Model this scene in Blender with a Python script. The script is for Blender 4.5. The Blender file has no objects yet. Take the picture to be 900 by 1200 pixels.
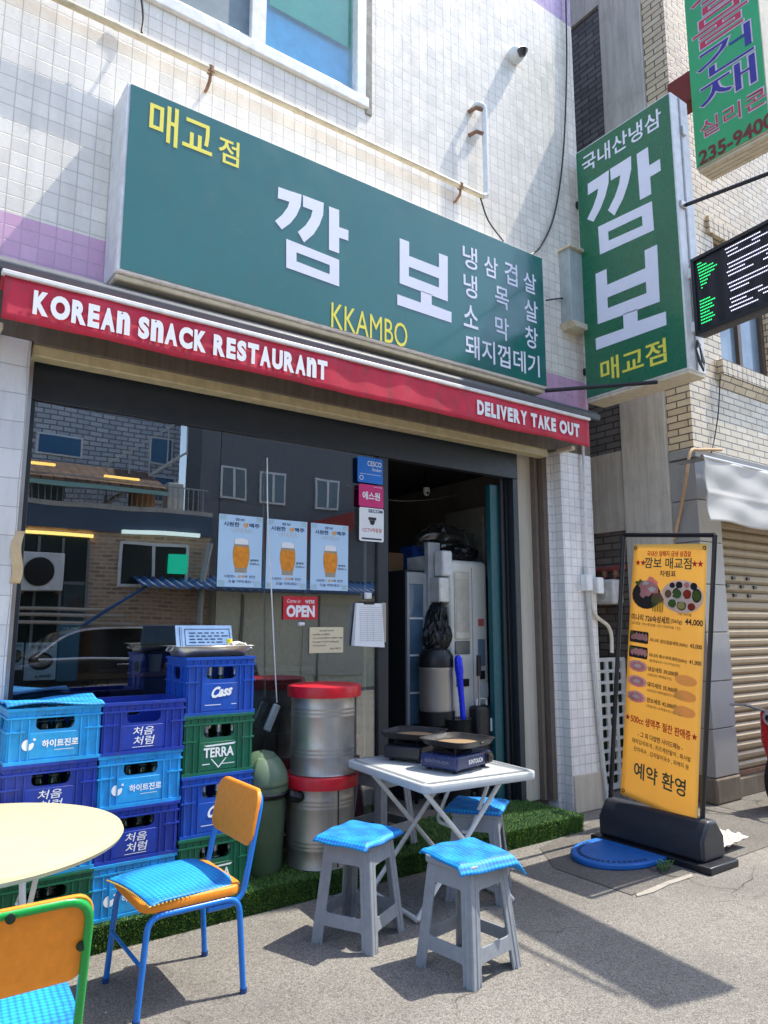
import bpy, bmesh, math, random
import numpy as np
from mathutils import Vector, Matrix
random.seed(7); rng = np.random.default_rng(11)
S = bpy.context.scene; COL = S.collection; R = math.radians; PI = math.pi
# ------------------------------------------------------------------ camera, sky, sun, exposure
YAW, PITCH, FPX, EYE = 35.635, 8.916, 846.6, 1.5
cam = bpy.data.cameras.new('camera'); camo = bpy.data.objects.new('camera', cam); COL.objects.link(camo)
camo.location = (0, 0, EYE); camo.rotation_euler = (R(90 + PITCH), 0, R(-YAW))
cam.sensor_fit = 'VERTICAL'; cam.sensor_height = 36; cam.lens = FPX / 1200 * 36
cam.clip_start = .05; cam.clip_end = 500; S.camera = camo
SUNV = Vector((.505, -.13, 1.0)).normalized()
W = bpy.data.worlds.new('World'); S.world = W; W.use_nodes = True
nt = W.node_tree; nt.nodes.clear()
sky = nt.nodes.new('ShaderNodeTexSky'); sky.sky_type = 'NISHITA'; sky.sun_disc = False
sky.sun_elevation = math.asin(SUNV.z); sky.sun_rotation = math.atan2(SUNV.x, SUNV.y); sky.air_density = 1.0; sky.dust_density = 1.5; sky.ozone_density = 1.0
bg = nt.nodes.new('ShaderNodeBackground'); bg.inputs[1].default_value = .15
wo = nt.nodes.new('ShaderNodeOutputWorld'); nt.links.new(sky.outputs[0], bg.inputs[0]); nt.links.new(bg.outputs[0], wo.inputs[0])
sl = bpy.data.lights.new('sun', 'SUN'); sl.energy = 2.7; sl.angle = R(.5); sl.color = (1, .93, .80)
so = bpy.data.objects.new('sun', sl); COL.objects.link(so); so.location = (3, -2, 12); so.rotation_euler = SUNV.to_track_quat('Z', 'Y').to_euler()
S.view_settings.view_transform = 'Standard'; S.view_settings.look = 'None'; S.view_settings.gamma = 1
S.view_settings.exposure = 1.4
S.render.engine = 'CYCLES'; S.cycles.use_denoising = True; S.cycles.max_bounces = 8; S.cycles.transparent_max_bounces = 16
S.cycles.sample_clamp_indirect = 8

# ------------------------------------------------------------------ helpers
_p, _y = R(PITCH), R(YAW)
_f = Vector((math.sin(_y)*math.cos(_p), math.cos(_y)*math.cos(_p), math.sin(_p)))
_r = Vector((math.cos(_y), -math.sin(_y), 0)); _u = _r.cross(_f)
EYEV = Vector((0, 0, EYE))
def at(px, py, ax, val):
    """survey helper: the point of a known real plane (axis ax at val) that a photo pixel measures"""
    d = (px-450)*_r - (py-600)*_u + FPX*_f
    return EYEV + d*((val-EYEV[ax])/d[ax])
def lin(c):
    def f(v):
        v /= 255.; return v/12.92 if v <= .04045 else ((v+.055)/1.055)**2.4
    return (f(c[0]), f(c[1]), f(c[2]), 1)

class NT:
    def __init__(s, m):
        m.use_nodes = True; s.t = m.node_tree; s.t.nodes.clear()
        s.o = s.n('OutputMaterial'); s.b = s.n('BsdfPrincipled'); s.l(s.b.outputs[0], s.o.inputs[0])
    def n(s, k, **kw):
        x = s.t.nodes.new('ShaderNode'+k)
        for a, b in kw.items(): setattr(x, a, b)
        return x
    def l(s, a, b): s.t.links.new(a, b)
    def val(s, x, i, v):
        if hasattr(v, 'links') or isinstance(v, bpy.types.NodeSocket): s.l(v, x.inputs[i])
        else: x.inputs[i].default_value = v
    def math(s, op, a, b=0., c=None):
        x = s.n('Math', operation=op); s.val(x, 0, a); s.val(x, 1, b)
        if c is not None: s.val(x, 2, c)
        return x.outputs[0]
    def mix(s, f, a, b, mode='MIX'):
        x = s.n('Mix', data_type='RGBA', blend_type=mode); s.val(x, 0, f); s.val(x, 6, a); s.val(x, 7, b); return x.outputs[2]
    def noise(s, vec, sc, det=4, rough=.6, dist=0):
        x = s.n('TexNoise'); s.l(vec, x.inputs['Vector']); x.inputs['Scale'].default_value = sc; x.inputs['Detail'].default_value = det
        x.inputs['Roughness'].default_value = rough; x.inputs['Distortion'].default_value = dist; return x.outputs['Fac']
    def ramp(s, f, lo, hi, a=0., b=1.):
        x = s.n('MapRange'); x.clamp = True; s.val(x, 0, f); x.inputs[1].default_value = lo; x.inputs[2].default_value = hi
        x.inputs[3].default_value = a; x.inputs[4].default_value = b; return x.outputs[0]
    def pos(s): return s.n('NewGeometry').outputs['Position']
    def scale(s, v, sc):
        x = s.n('Mapping'); s.l(v, x.inputs[0]); x.inputs['Scale'].default_value = sc; return x.outputs[0]
    def bump(s, h, st, d=.01):
        x = s.n('Bump'); x.inputs['Strength'].default_value = st; x.inputs['Distance'].default_value = d; s.l(h, x.inputs['Height'])
        s.l(x.outputs[0], s.b.inputs['Normal']); return x
    def walluv(s):
        """(u along the wall, z) from the world position, whichever way the wall faces"""
        g = s.n('NewGeometry'); p = s.n('SeparateXYZ'); q = s.n('SeparateXYZ'); s.l(g.outputs['Position'], p.inputs[0]); s.l(g.outputs['True Normal'], q.inputs[0])
        k = s.math('GREATER_THAN', s.math('ABSOLUTE', q.outputs[0]), .6)
        m = s.n('Mix', data_type='FLOAT'); s.l(k, m.inputs[0]); s.l(p.outputs[0], m.inputs[2]); s.l(p.outputs[1], m.inputs[3])
        h = s.math('GREATER_THAN', s.math('ABSOLUTE', q.outputs[2]), .6)
        m2 = s.n('Mix', data_type='FLOAT'); s.l(h, m2.inputs[0]); s.l(p.outputs[2], m2.inputs[2]); s.l(p.outputs[1], m2.inputs[3])
        c = s.n('CombineXYZ'); s.l(m.outputs[0], c.inputs[0]); s.l(m2.outputs[0], c.inputs[1]); return c.outputs[0]

MATS = {}
def M(name, c, rough=.5, metal=0., var=.12, vs=14., bump=0., bs=60., spec=.5, dirt=0., emit=0., coat=0.):
    """general procedural material: base colour with soft mottling, optional grime, fine bump"""
    if name in MATS: return MATS[name]
    m = bpy.data.materials.new(name); N = NT(m); c = lin(c); p = N.pos()
    nz = N.noise(p, vs, 5)
    dk = tuple(v*(1-var) for v in c[:3])+(1,); lt = tuple(min(1, v*(1+var)) for v in c[:3])+(1,)
    col = N.mix(N.ramp(nz, .3, .7), dk, lt)
    if dirt:
        st = N.noise(N.scale(p, (9, 9, 1.6)), 1.6, 6, .7)
        col = N.mix(N.ramp(st, .5, .75, 0, dirt), col, (.10, .085, .065, 1))
    N.l(col, N.b.inputs['Base Color'])
    N.l(N.ramp(N.noise(p, vs*2.3, 4), .3, .7, max(.02, rough-.08), min(1, rough+.08)), N.b.inputs['Roughness'])
    N.b.inputs['Metallic'].default_value = metal; N.b.inputs['Specular IOR Level'].default_value = spec
    if coat: N.b.inputs['Coat Weight'].default_value = coat; N.b.inputs['Coat Roughness'].default_value = .08
    if bump: N.bump(N.noise(p, bs, 6, .65), bump, .01)
    if emit: N.l(col, N.b.inputs['Emission Color']); N.b.inputs['Emission Strength'].default_value = emit
    MATS[name] = m; return m
def BR(name, c1, c2, mort, bw, bh, ms, off=.5, rough=.6, bump=.5, dirt=.3, mean=0, stain=(.12, .10, .08, 1), gloss_var=.15, warp=0.0, moff=(0, 0)):
    """brick / tile wall laid in real metres"""
    m = bpy.data.materials.new(name); N = NT(m); uv = N.walluv()
    if warp:
        nz = N.n('TexNoise'); N.l(uv, nz.inputs['Vector']); nz.inputs['Scale'].default_value = 3.; 
        v = N.n('VectorMath', operation='SUBTRACT'); N.l(nz.outputs['Color'], v.inputs[0]); v.inputs[1].default_value = (.5, .5, .5)
        v2 = N.n('VectorMath', operation='SCALE'); N.l(v.outputs[0], v2.inputs[0]); v2.inputs['Scale'].default_value = warp
        v3 = N.n('VectorMath', operation='ADD'); N.l(uv, v3.inputs[0]); N.l(v2.outputs[0], v3.inputs[1]); uvw = v3.outputs[0]
    else: uvw = uv
    mp = N.n('Mapping'); N.l(uvw, mp.inputs[0]); mp.inputs['Location'].default_value = (moff[0], moff[1], 0)
    t = N.n('TexBrick'); t.offset = off; t.squash = 1.0; N.l(mp.outputs[0], t.inputs['Vector'])
    for k, v in (('Color1', c1), ('Color2', c2), ('Mortar', mort)): t.inputs[k].default_value = lin(v)
    t.inputs['Scale'].default_value = 1; t.inputs['Mortar Size'].default_value = ms; t.inputs['Mortar Smooth'].default_value = .15
    t.inputs['Bias'].default_value = mean; t.inputs['Brick Width'].default_value = bw; t.inputs['Row Height'].default_value = bh
    p = N.pos()
    st = N.noise(N.scale(p, (6, 6, 1.1)), 1.3, 7, .72)
    col = N.mix(N.ramp(st, .46, .78, 0, dirt), t.outputs['Color'], stain)
    sp = N.noise(p, 26, 6, .75); col = N.mix(N.ramp(sp, .62, .78, 0, dirt*.9), col, stain)
    N.l(col, N.b.inputs['Base Color'])
    N.l(N.ramp(N.noise(p, 8, 4), .3, .7, rough-gloss_var, rough+gloss_var), N.b.inputs['Roughness'])
    h = N.math('SUBTRACT', N.math('MULTIPLY', N.noise(p, 45, 5), .35), N.math('MULTIPLY', t.outputs['Fac'], 1.))
    N.bump(h, bump, .004); MATS[name] = m; return m

def thing(name, label, cat, loc=(0, 0, 0), rot=0., group=None):
    o = bpy.data.objects.new(name, None); COL.objects.link(o); o.empty_display_size = .1
    o.location = loc; o.rotation_euler = (0, 0, rot); o['label'] = label; o['category'] = cat
    if group: o['group'] = group
    return o
def tag(o, label, cat, group=None): 
    o['label'] = label; o['category'] = cat
    if group: o['group'] = group
    return o
def wm(o):
    m = Matrix.Identity(4)
    while o is not None: m = o.matrix_basis @ m; o = o.parent
    return m
def rel(o, label, group=None, loc=None, rot=None):
    """copy a thing with copies of its parts and sub-parts"""
    c = o.copy(); COL.objects.link(c); c['label'] = label
    if group: c['group'] = group
    if loc is not None: c.location = loc
    if rot is not None: c.rotation_euler = (0, 0, rot)
    for ch in [x for x in bpy.data.objects if x.parent == o]:
        d = ch.copy(); COL.objects.link(d); d.parent = c
        for g in [x for x in bpy.data.objects if x.parent == ch]:
            e = g.copy(); COL.objects.link(e); e.parent = d
    return c

from mathutils import noise as mnoise
def blob(c, r, amp=.25, freq=3., sub=4, seed=0.):
    '''crumpled bag: a ball pulled about by ridged noise'''
    bm = bmesh.new(); bmesh.ops.create_icosphere(bm, subdivisions=sub, radius=1.)
    q = MB()
    for v in bm.verts:
        p = v.co*freq+Vector((seed, seed*.7, 0)); k = 1+amp*(1-2*abs(mnoise.noise(p)))-amp*.6+amp*.5*(1-2*abs(mnoise.noise(p*2.3)))
        q.v.append((c[0]+v.co.x*r[0]*k, c[1]+v.co.y*r[1]*k, c[2]+v.co.z*r[2]*(k if v.co.z > -.2 else .8+.2*k)))
    q.f = [tuple(v.index for v in f.verts) for f in bm.faces]; bm.free(); return q
class MB:
    def __init__(s): s.v = []; s.f = []; s.g = []
    def mark(s): s.g.append((len(s.v), len(s.f))); return s
    def add(s, vs, fs):
        b = len(s.v); s.v += [tuple(x) for x in vs]; s.f += [tuple(b+i for i in f) for f in fs]; return s
    def box(s, x0, x1, y0, y1, z0, z1):
        v = [(x, y, z) for z in (z0, z1) for y in (y0, y1) for x in (x0, x1)]
        return s.add(v, [(0, 2, 3, 1), (4, 5, 7, 6), (0, 1, 5, 4), (2, 6, 7, 3), (0, 4, 6, 2), (1, 3, 7, 5)])
    def hexa(s, v):   # 8 corners, same order as box
        return s.add(v, [(0, 2, 3, 1), (4, 5, 7, 6), (0, 1, 5, 4), (2, 6, 7, 3), (0, 4, 6, 2), (1, 3, 7, 5)])
    def obox(s, o, a, b, c):  # origin corner + three edge vectors (right handed)
        o, a, b, c = map(Vector, (o, a, b, c))
        return s.hexa([o+a*i+b*j+c*k for k in (0, 1) for j in (0, 1) for i in (0, 1)])
    def tube(s, pts, r, n=10, caps=True, closed=False):
        pts = [Vector(p) for p in pts]; rs = r if isinstance(r, (list, tuple)) else [r]*len(pts)
        b = len(s.v); up = None; L = len(pts)
        for i, p in enumerate(pts):
            if closed: d = (pts[(i+1) % L]-pts[i-1])
            else: d = (pts[min(i+1, L-1)]-pts[max(i-1, 0)])
            d.normalize()
            if up is None:
                up = Vector((0, 0, 1)) if abs(d.z) < .9 else Vector((1, 0, 0))
            x = d.cross(up)
            if x.length < 1e-6: x = d.orthogonal()
            x.normalize(); up = x.cross(d).normalized()
            for k in range(n):
                a = 2*PI*k/n; s.v.append(tuple(p+(x*math.cos(a)+up*math.sin(a))*rs[i]))
        for i in range(L if closed else L-1):
            j = (i+1) % L
            for k in range(n):
                k2 = (k+1) % n; s.f.append((b+i*n+k, b+i*n+k2, b+j*n+k2, b+j*n+k))
        if caps and not closed:
            s.f.append(tuple(b+k for k in reversed(range(n)))); s.f.append(tuple(b+(L-1)*n+k for k in range(n)))
        return s
    def lathe(s, prof, c=(0, 0, 0), n=32, sx=1., sy=1.):
        b = len(s.v); L = len(prof)
        for r, z in prof:
            for k in range(n):
                a = 2*PI*k/n; s.v.append((c[0]+r*math.cos(a)*sx, c[1]+r*math.sin(a)*sy, c[2]+z))
        for i in range(L-1):
            for k in range(n):
                k2 = (k+1) % n; s.f.append((b+i*n+k, b+i*n+k2, b+(i+1)*n+k2, b+(i+1)*n+k))
        if prof[0][0] > 1e-5: s.f.append(tuple(b+k for k in reversed(range(n))))
        if prof[-1][0] > 1e-5: s.f.append(tuple(b+(L-1)*n+k for k in range(n)))
        return s
    def prism(s, poly, o, a, b, c):
        """poly in (a,b) plane coords from origin o, extruded along vector c"""
        o, a, b, c = map(Vector, (o, a, b, c)); n = len(poly)
        v = [o+a*p[0]+b*p[1] for p in poly]; v += [x+c for x in v]
        return s.add(v, [tuple(reversed(range(n))), tuple(range(n, 2*n))]+[(i, (i+1) % n, n+(i+1) % n, n+i) for i in range(n)])
    def sheet(s, fn, nu, nv):
        b = len(s.v)
        for j in range(nv+1):
            for i in range(nu+1): s.v.append(tuple(fn(i/nu, j/nv)))
        for j in range(nv):
            for i in range(nu):
                a = b+j*(nu+1)+i; s.f.append((a, a+1, a+nu+2, a+nu+1))
        return s
    def xf(s, m):
        s.v = [tuple(m @ Vector(x)) for x in s.v]; return s
    def join(s, o): return s.add(o.v, o.f)
    def build(s, name, mat, parent=None, world=False, bevel=0., smooth=40., seg=2, subd=0, solid=0., tri=False):
        if len(s.g) > 1:      # separate phrases / marks become parts of their own
            o = None; e = s.g+[(len(s.v), len(s.f))]
            for (v0, f0), (v1, f1) in zip(e, e[1:]):
                if f1 > f0:
                    m = MB(); m.v = s.v[v0:v1]; m.f = [tuple(i-v0 for i in f) for f in s.f[f0:f1]]; o = m.build(name, mat, parent, world, bevel, smooth, seg, subd, solid)
            return o
        me = bpy.data.meshes.new(name)
        vs = s.v
        if world and parent is not None:
            mi = wm(parent).inverted(); vs = [tuple(mi @ Vector(x)) for x in vs]
        me.from_pydata(vs, [], s.f); me.update()
        bm = bmesh.new(); bm.from_mesh(me)
        if len(s.f) < 60000:
            bmesh.ops.recalc_face_normals(bm, faces=bm.faces) if not getattr(s, 'keepn', False) else None
        bm.to_mesh(me); bm.free()
        if smooth:
            me.polygons.foreach_set('use_smooth', [True]*len(me.polygons))
            try: me.set_sharp_from_angle(angle=R(smooth))
            except Exception: pass
        o = bpy.data.objects.new(name, me); COL.objects.link(o); o.parent = parent
        if mat: me.materials.append(mat)
        if solid: q = o.modifiers.new('solid', 'SOLIDIFY'); q.thickness = solid; q.offset = 0
        if bevel:
            q = o.modifiers.new('bevel', 'BEVEL'); q.width = bevel; q.segments = seg; q.limit_method = 'ANGLE'; q.angle_limit = R(40); q.harden_normals = False
        if subd: q = o.modifiers.new('sub', 'SUBSURF'); q.levels = subd; q.render_levels = subd
        return o
def structure(o): o['kind'] = 'structure'; return o
def stuff(o): o['kind'] = 'stuff'; return o

# 2D outlines -> plates with holes (curve fill), and lettering
def _curve_mesh(cu):
    o = bpy.data.objects.new('tmp', cu); COL.objects.link(o)
    dg = bpy.context.evaluated_depsgraph_get(); me = bpy.data.meshes.new_from_object(o.evaluated_get(dg))
    v = np.array([x.co[:] for x in me.vertices]).reshape(-1, 3); f = [tuple(p.vertices) for p in me.polygons]
    bpy.data.objects.remove(o); bpy.data.curves.remove(cu); bpy.data.meshes.remove(me); return v, f
def plate(loops, t=.004, bev=.0):
    cu = bpy.data.curves.new('c', 'CURVE'); cu.dimensions = '2D'; cu.fill_mode = 'BOTH' if t else 'FRONT'; cu.extrude = t/2; cu.bevel_depth = bev; cu.bevel_resolution = 1
    for L in loops:
        sp = cu.splines.new('POLY'); sp.points.add(len(L)-1); sp.use_cyclic_u = True
        for p, q in zip(sp.points, L): p.co = (q[0], q[1], 0, 1)
    return _curve_mesh(cu)
def rrect(x0, y0, x1, y1, r, n=4):
    out = []
    for cx, cy, a0 in ((x1-r, y0+r, -90), (x1-r, y1-r, 0), (x0+r, y1-r, 90), (x0+r, y0+r, 180)):
        for k in range(n+1): a = R(a0+90*k/n); out.append((cx+r*math.cos(a), cy+r*math.sin(a)))
    return out
def rpoly(pts, r, n=3):
    """polygon with rounded corners"""
    out = []; L = len(pts)
    for i in range(L):
        p = Vector(pts[i]); a = Vector(pts[i-1]); b = Vector(pts[(i+1) % L]); da = (a-p); db = (b-p)
        rr = min(r, da.length*.45, db.length*.45); q0 = p+da.normalized()*rr; q1 = p+db.normalized()*rr
        for k in range(n+1):
            t = k/n; out.append(tuple((1-t)**2*q0+2*t*(1-t)*p+t*t*q1))
    return out
_tc = {}
def glyphs(body, bold=0., res=3, spacing=1., shear=0.):
    k = (body, bold, res, spacing, shear)
    if k not in _tc:
        cu = bpy.data.curves.new('t', 'FONT'); cu.body = body; cu.size = 1; cu.offset = bold; cu.resolution_u = res; cu.fill_mode = 'FRONT'; cu.space_character = spacing; cu.shear = shear
        v, f = _curve_mesh(cu); v = v[:, :2]
        _tc[k] = ((v-v.min(0))/(np.ptp(v, axis=0)+1e-9), f, float(np.ptp(v[:, 0])/np.ptp(v[:, 1])))
    return _tc[k]
class Plane:
    def __init__(s, o, r, u): s.o = Vector(o); s.r = Vector(r).normalized(); s.u = Vector(u).normalized(); s.n = s.r.cross(s.u)
    def p(s, a, b, d=0.): return s.o+s.r*a+s.u*b+s.n*d
def ink(mb, pl, v2, f, d):
    mb.add([pl.p(x, y, d) for x, y in v2], f)
def write(mb, pl, body, u0, v0, u1, v1, bold=.02, d=.002, fit='both', res=3, spacing=1., shear=0., slope=0., mark=True):
    if mark: mb.mark()
    v, f, asp = glyphs(body, bold, res, spacing, shear)
    if fit == 'h':      # keep proportions, fit height, centre in u range
        w = (v1-v0)*asp; c = (u0+u1)/2; u0, u1 = c-w/2, c+w/2
    ink(mb, pl, [(u0+x*(u1-u0), v0+y*(v1-v0)+slope*x*(u1-u0)) for x, y in v], f, d)
def shape(mb, pl, loops, d=.002, t=0.):
    v, f = plate(loops, t); mb.add([pl.p(a, b, d+c) for a, b, c in v], f)
def rectink(mb, pl, u0, v0, u1, v1, d): mb.add([pl.p(u0, v0, d), pl.p(u1, v0, d), pl.p(u1, v1, d), pl.p(u0, v1, d)], [(0, 1, 2, 3)])
def disc(cx, cy, rx, ry=None, n=20, a0=0): 
    ry = rx if ry is None else ry
    return [(cx+rx*math.cos(a0+2*PI*k/n), cy+ry*math.sin(a0+2*PI*k/n)) for k in range(n)]
def star(cx, cy, r, n=5):
    return [(cx+(r if k % 2 == 0 else r*.4)*math.sin(PI*k/n), cy+(r if k % 2 == 0 else r*.4)*math.cos(PI*k/n)) for k in range(2*n)]
def smooth_path(pts, n=8):
    """Catmull-Rom through points"""
    P = [Vector(p) for p in pts]; P = [2*P[0]-P[1]]+P+[2*P[-1]-P[-2]]; out = []
    for i in range(1, len(P)-2):
        for k in range(n):
            t = k/n; a, b, c, d = P[i-1:i+3]
            out.append(.5*((2*b)+(c-a)*t+(2*a-5*b+4*c-d)*t*t+(3*b-a-3*c+d)*t**3))
    return out+[P[-2]]
def fillet(pts, r, n=5):
    P = [Vector(p) for p in pts]; out = [P[0]]
    for i in range(1, len(P)-1):
        a, p, b = P[i-1], P[i], P[i+1]; da, db = a-p, b-p; rr = min(r, da.length*.49, db.length*.49)
        q0 = p+da.normalized()*rr; q1 = p+db.normalized()*rr
        out += [(1-t)**2*q0+2*t*(1-t)*p+t*t*q1 for t in [k/n for k in range(n+1)]]
    return out+[P[-1]]
# ------------------------------------------------------------------ materials
def cloth(name, c, tr, var=.04):
    '''thin sheet that lets some of the sun through'''
    m = bpy.data.materials.new(name); N = NT(m); p = N.pos(); c = lin(c); col = N.mix(N.ramp(N.noise(p, 4., 4), .3, .7), tuple(x*(1-var) for x in c[:3])+(1,), tuple(min(1, x*(1+var)) for x in c[:3])+(1,))
    N.l(col, N.b.inputs['Base Color']); N.b.inputs['Roughness'].default_value = .5; t = N.n('BsdfTranslucent'); N.l(col, t.inputs[0]); x = N.n('MixShader'); x.inputs[0].default_value = tr
    N.l(N.b.outputs[0], x.inputs[1]); N.l(t.outputs[0], x.inputs[2]); N.l(x.outputs[0], N.o.inputs[0]); MATS[name] = m; return m
def asphalt(name, c, c2, sz=170.):
    m = bpy.data.materials.new(name); N = NT(m); p = N.pos()
    v = N.n('TexVoronoi'); N.l(p, v.inputs['Vector']); v.inputs['Scale'].default_value = sz
    v2 = N.n('TexVoronoi'); N.l(p, v2.inputs['Vector']); v2.inputs['Scale'].default_value = sz*.43
    sepc = N.n('SeparateColor'); N.l(v.outputs['Color'], sepc.inputs[0]); sep2 = N.n('SeparateColor'); N.l(v2.outputs['Color'], sep2.inputs[0])
    g = N.math('MULTIPLY_ADD', sepc.outputs[0], .5, N.math('MULTIPLY', N.noise(p, 60, 5, .7), .5))
    col = N.mix(N.ramp(g, .2, .8), lin(c), lin(c2))
    col = N.mix(N.ramp(v.outputs['Distance'], .45, .85, 0, .6), col, (.05, .046, .042, 1))
    col = N.mix(N.math('MULTIPLY', N.math('GREATER_THAN', sep2.outputs[0], .9), .3), col, tuple(x*.5 for x in lin(c)[:3])+(1,))
    big = N.noise(p, 1.1, 6, .65); col = N.mix(N.ramp(big, .42, .72, 0, .42), col, tuple(x*.5 for x in lin(c)[:3])+(1,))
    st = N.noise(p, 5.5, 5, .7); col = N.mix(N.ramp(st, .58, .74, 0, .4), col, tuple(x*.5 for x in lin(c)[:3])+(1,))
    wv = N.n('TexNoise'); N.l(p, wv.inputs['Vector']); wv.inputs['Scale'].default_value = 4; ad = N.n('VectorMath', operation='MULTIPLY_ADD'); N.l(wv.outputs['Color'], ad.inputs[0]); ad.inputs[1].default_value = (.35, .35, 0); N.l(p, ad.inputs[2])
    ck = N.n('TexVoronoi'); ck.feature = 'DISTANCE_TO_EDGE'; N.l(ad.outputs[0], ck.inputs['Vector']); ck.inputs['Scale'].default_value = .62
    crack = N.math('MULTIPLY', N.ramp(ck.outputs['Distance'], .002, .006, 1, 0), N.ramp(N.noise(p, .8, 2), .48, .58))
    col = N.mix(N.math('MULTIPLY', crack, .8), col, (.03, .028, .025, 1))
    N.l(col, N.b.inputs['Base Color']); N.b.inputs['Roughness'].default_value = .88; N.b.inputs['Specular IOR Level'].default_value = .3
    h = N.math('ADD', N.math('MULTIPLY', v.outputs['Distance'], -.8), N.math('MULTIPLY', N.noise(p, 420, 3), .6))
    N.bump(h, .6, .003); MATS[name] = m; return m
ASPH = asphalt('worn_asphalt', (102, 100, 96), (160, 156, 149), 210)
DKASPH = asphalt('dark_asphalt', (84, 82, 80), (136, 132, 126), 210)
TILE = BR('white_mosaic_tile', (250, 243, 230), (236, 229, 216), (206, 198, 186), .086, .086, .0031, 0, .28, .6, .34, stain=(.40, .35, .29, 1), warp=.004)
TILEB = BR('white_pillar_tile', (238, 236, 234), (226, 225, 225), (192, 190, 186), .074, .074, .003, 0, .3, .5, .38, stain=(.36, .35, .35, 1), warp=.003)
PAINTB = BR('cracked_painted_tile', (224, 223, 222), (210, 210, 211), (176, 174, 170), .15, .15, .0026, 0, .45, .5, .45, stain=(.30, .29, .29, 1), warp=.03)
PINK = BR('lilac_mosaic_tile', (228, 184, 212), (216, 170, 200), (196, 166, 188), .086, .086, .0035, 0, .3, .5, .28, stain=(.36, .25, .33, 1), warp=.004)
PURP = BR('purple_mosaic_tile', (176, 150, 200), (166, 140, 192), (150, 130, 160), .086, .086, .0035, 0, .3, .5, .28)
DKBRICK = BR('dark_grey_brick', (122, 120, 122), (96, 95, 98), (62, 61, 60), .21, .068, .008, .5, .75, .8, .35)
SOOT = BR('sooty_brick', (128, 120, 114), (98, 92, 88), (70, 66, 62), .20, .07, .008, .5, .8, .8, .5)
CREAM = BR('cream_glazed_brick', (224, 208, 178), (206, 188, 156), (98, 88, 76), .205, .066, .006, .5, .32, .9, .2, stain=(.20, .16, .11, 1))
GRANITE = M('grey_granite', (150, 150, 150), .6, var=.3, vs=160, bump=.15, bs=120, dirt=.15)
def concrete(name, c, k=.5):
    m = bpy.data.materials.new(name); N = NT(m); p = N.pos(); c = lin(c)
    a = N.noise(N.scale(p, (11, 11, .8)), 1.7, 8, .7); b = N.noise(p, 3.4, 7, .7); s = N.noise(p, 90, 4)
    col = N.mix(N.ramp(a, .4, .72, 0, k), c, tuple(x*.4 for x in c[:3])+(1,))
    col = N.mix(N.ramp(b, .5, .75, 0, k), col, tuple(x*.55 for x in c[:3])+(1,))
    col = N.mix(N.ramp(s, .6, .75, 0, .3), col, tuple(x*.6 for x in c[:3])+(1,))
    N.l(col, N.b.inputs['Base Color']); N.b.inputs['Roughness'].default_value = .85; N.bump(N.math('ADD', a, N.math('MULTIPLY', s, .3)), .5, .012); MATS[name] = m; return m
CONC = concrete('stained_concrete', (206, 200, 190), .62); CONCD = concrete('dirty_concrete', (118, 108, 96), .6); CONCP = concrete('pale_plaster', (196, 188, 172), .3)
def glassmat(name, tint=(.75, .82, .80), base=.07, f0=1.5, rough=.0):
    m = bpy.data.materials.new(name); m.use_nodes = True; t = m.node_tree; t.nodes.clear()
    o = t.nodes.new('ShaderNodeOutputMaterial'); mx = t.nodes.new('ShaderNodeMixShader'); tr = t.nodes.new('ShaderNodeBsdfTransparent'); gl = t.nodes.new('ShaderNodeBsdfGlossy')
    lw = t.nodes.new('ShaderNodeLayerWeight'); lw.inputs[0].default_value = .5; fr = t.nodes.new('ShaderNodeMath'); fr.operation = 'POWER'; fr.inputs[1].default_value = 3.6; t.links.new(lw.outputs['Facing'], fr.inputs[0]); ad = t.nodes.new('ShaderNodeMath'); ad.operation = 'ADD'; ad.use_clamp = True; ad.inputs[1].default_value = base
    tr.inputs[0].default_value = tint+(1,); gl.inputs['Roughness'].default_value = rough; gl.inputs[0].default_value = (1, 1, 1, 1)
    if name == 'shop_glass':
        gp = t.nodes.new('ShaderNodeNewGeometry'); nz = t.nodes.new('ShaderNodeTexNoise'); nz.inputs['Scale'].default_value = 1.7; nz.inputs['Detail'].default_value = 1; bp_ = t.nodes.new('ShaderNodeBump'); bp_.inputs['Strength'].default_value = .025; bp_.inputs['Distance'].default_value = .05
        t.links.new(gp.outputs['Position'], nz.inputs['Vector']); t.links.new(nz.outputs['Fac'], bp_.inputs['Height']); t.links.new(bp_.outputs[0], gl.inputs['Normal'])
    t.links.new(fr.outputs[0], ad.inputs[0]); t.links.new(ad.outputs[0], mx.inputs[0]); t.links.new(tr.outputs[0], mx.inputs[1]); t.links.new(gl.outputs[0], mx.inputs[2]); t.links.new(mx.outputs[0], o.inputs[0])
    MATS[name] = m; return m
GLASS = glassmat('shop_glass', (.70, .76, .77), .21, 1.6)
CLEARG = glassmat('clear_plastic', (.9, .92, .93), .06, 1.4, .15)
BLACKF = M('dark_shop_frame', (44, 50, 56), .4, var=.1, dirt=.1)
CREAMP = M('cream_painted_metal', (206, 192, 150), .5, dirt=.25)
WHITEM = M('white_metal', (232, 232, 230), .4, dirt=.12)
WHITEP = M('white_plastic', (228, 230, 230), .4)
IVORY = M('ivory_pipe', (214, 200, 168), .45, dirt=.3)
GREYP = M('grey_stool_plastic', (138, 144, 152), .45, var=.1, vs=22, bump=.05, dirt=.15)
STEEL = M('brushed_steel', (190, 188, 182), .36, .9, var=.06, vs=6)
GALV = M('galvanised_tin', (176, 172, 166), .42, .8, var=.10, vs=5, dirt=.25)
RUST = M('rusty_steel', (138, 104, 82), .8, var=.3, bump=.3)
SIGNG = M('sign_green', (30, 102, 97), .2, var=.06, vs=2.5, coat=.4, spec=.6, dirt=.14)
BLADEG = M('blade_green', (28, 106, 74), .28, var=.06, vs=2.5, coat=.2, dirt=.14)
SIGNW = M('sign_lettering_white', (226, 228, 244), .4, var=.03)
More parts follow.
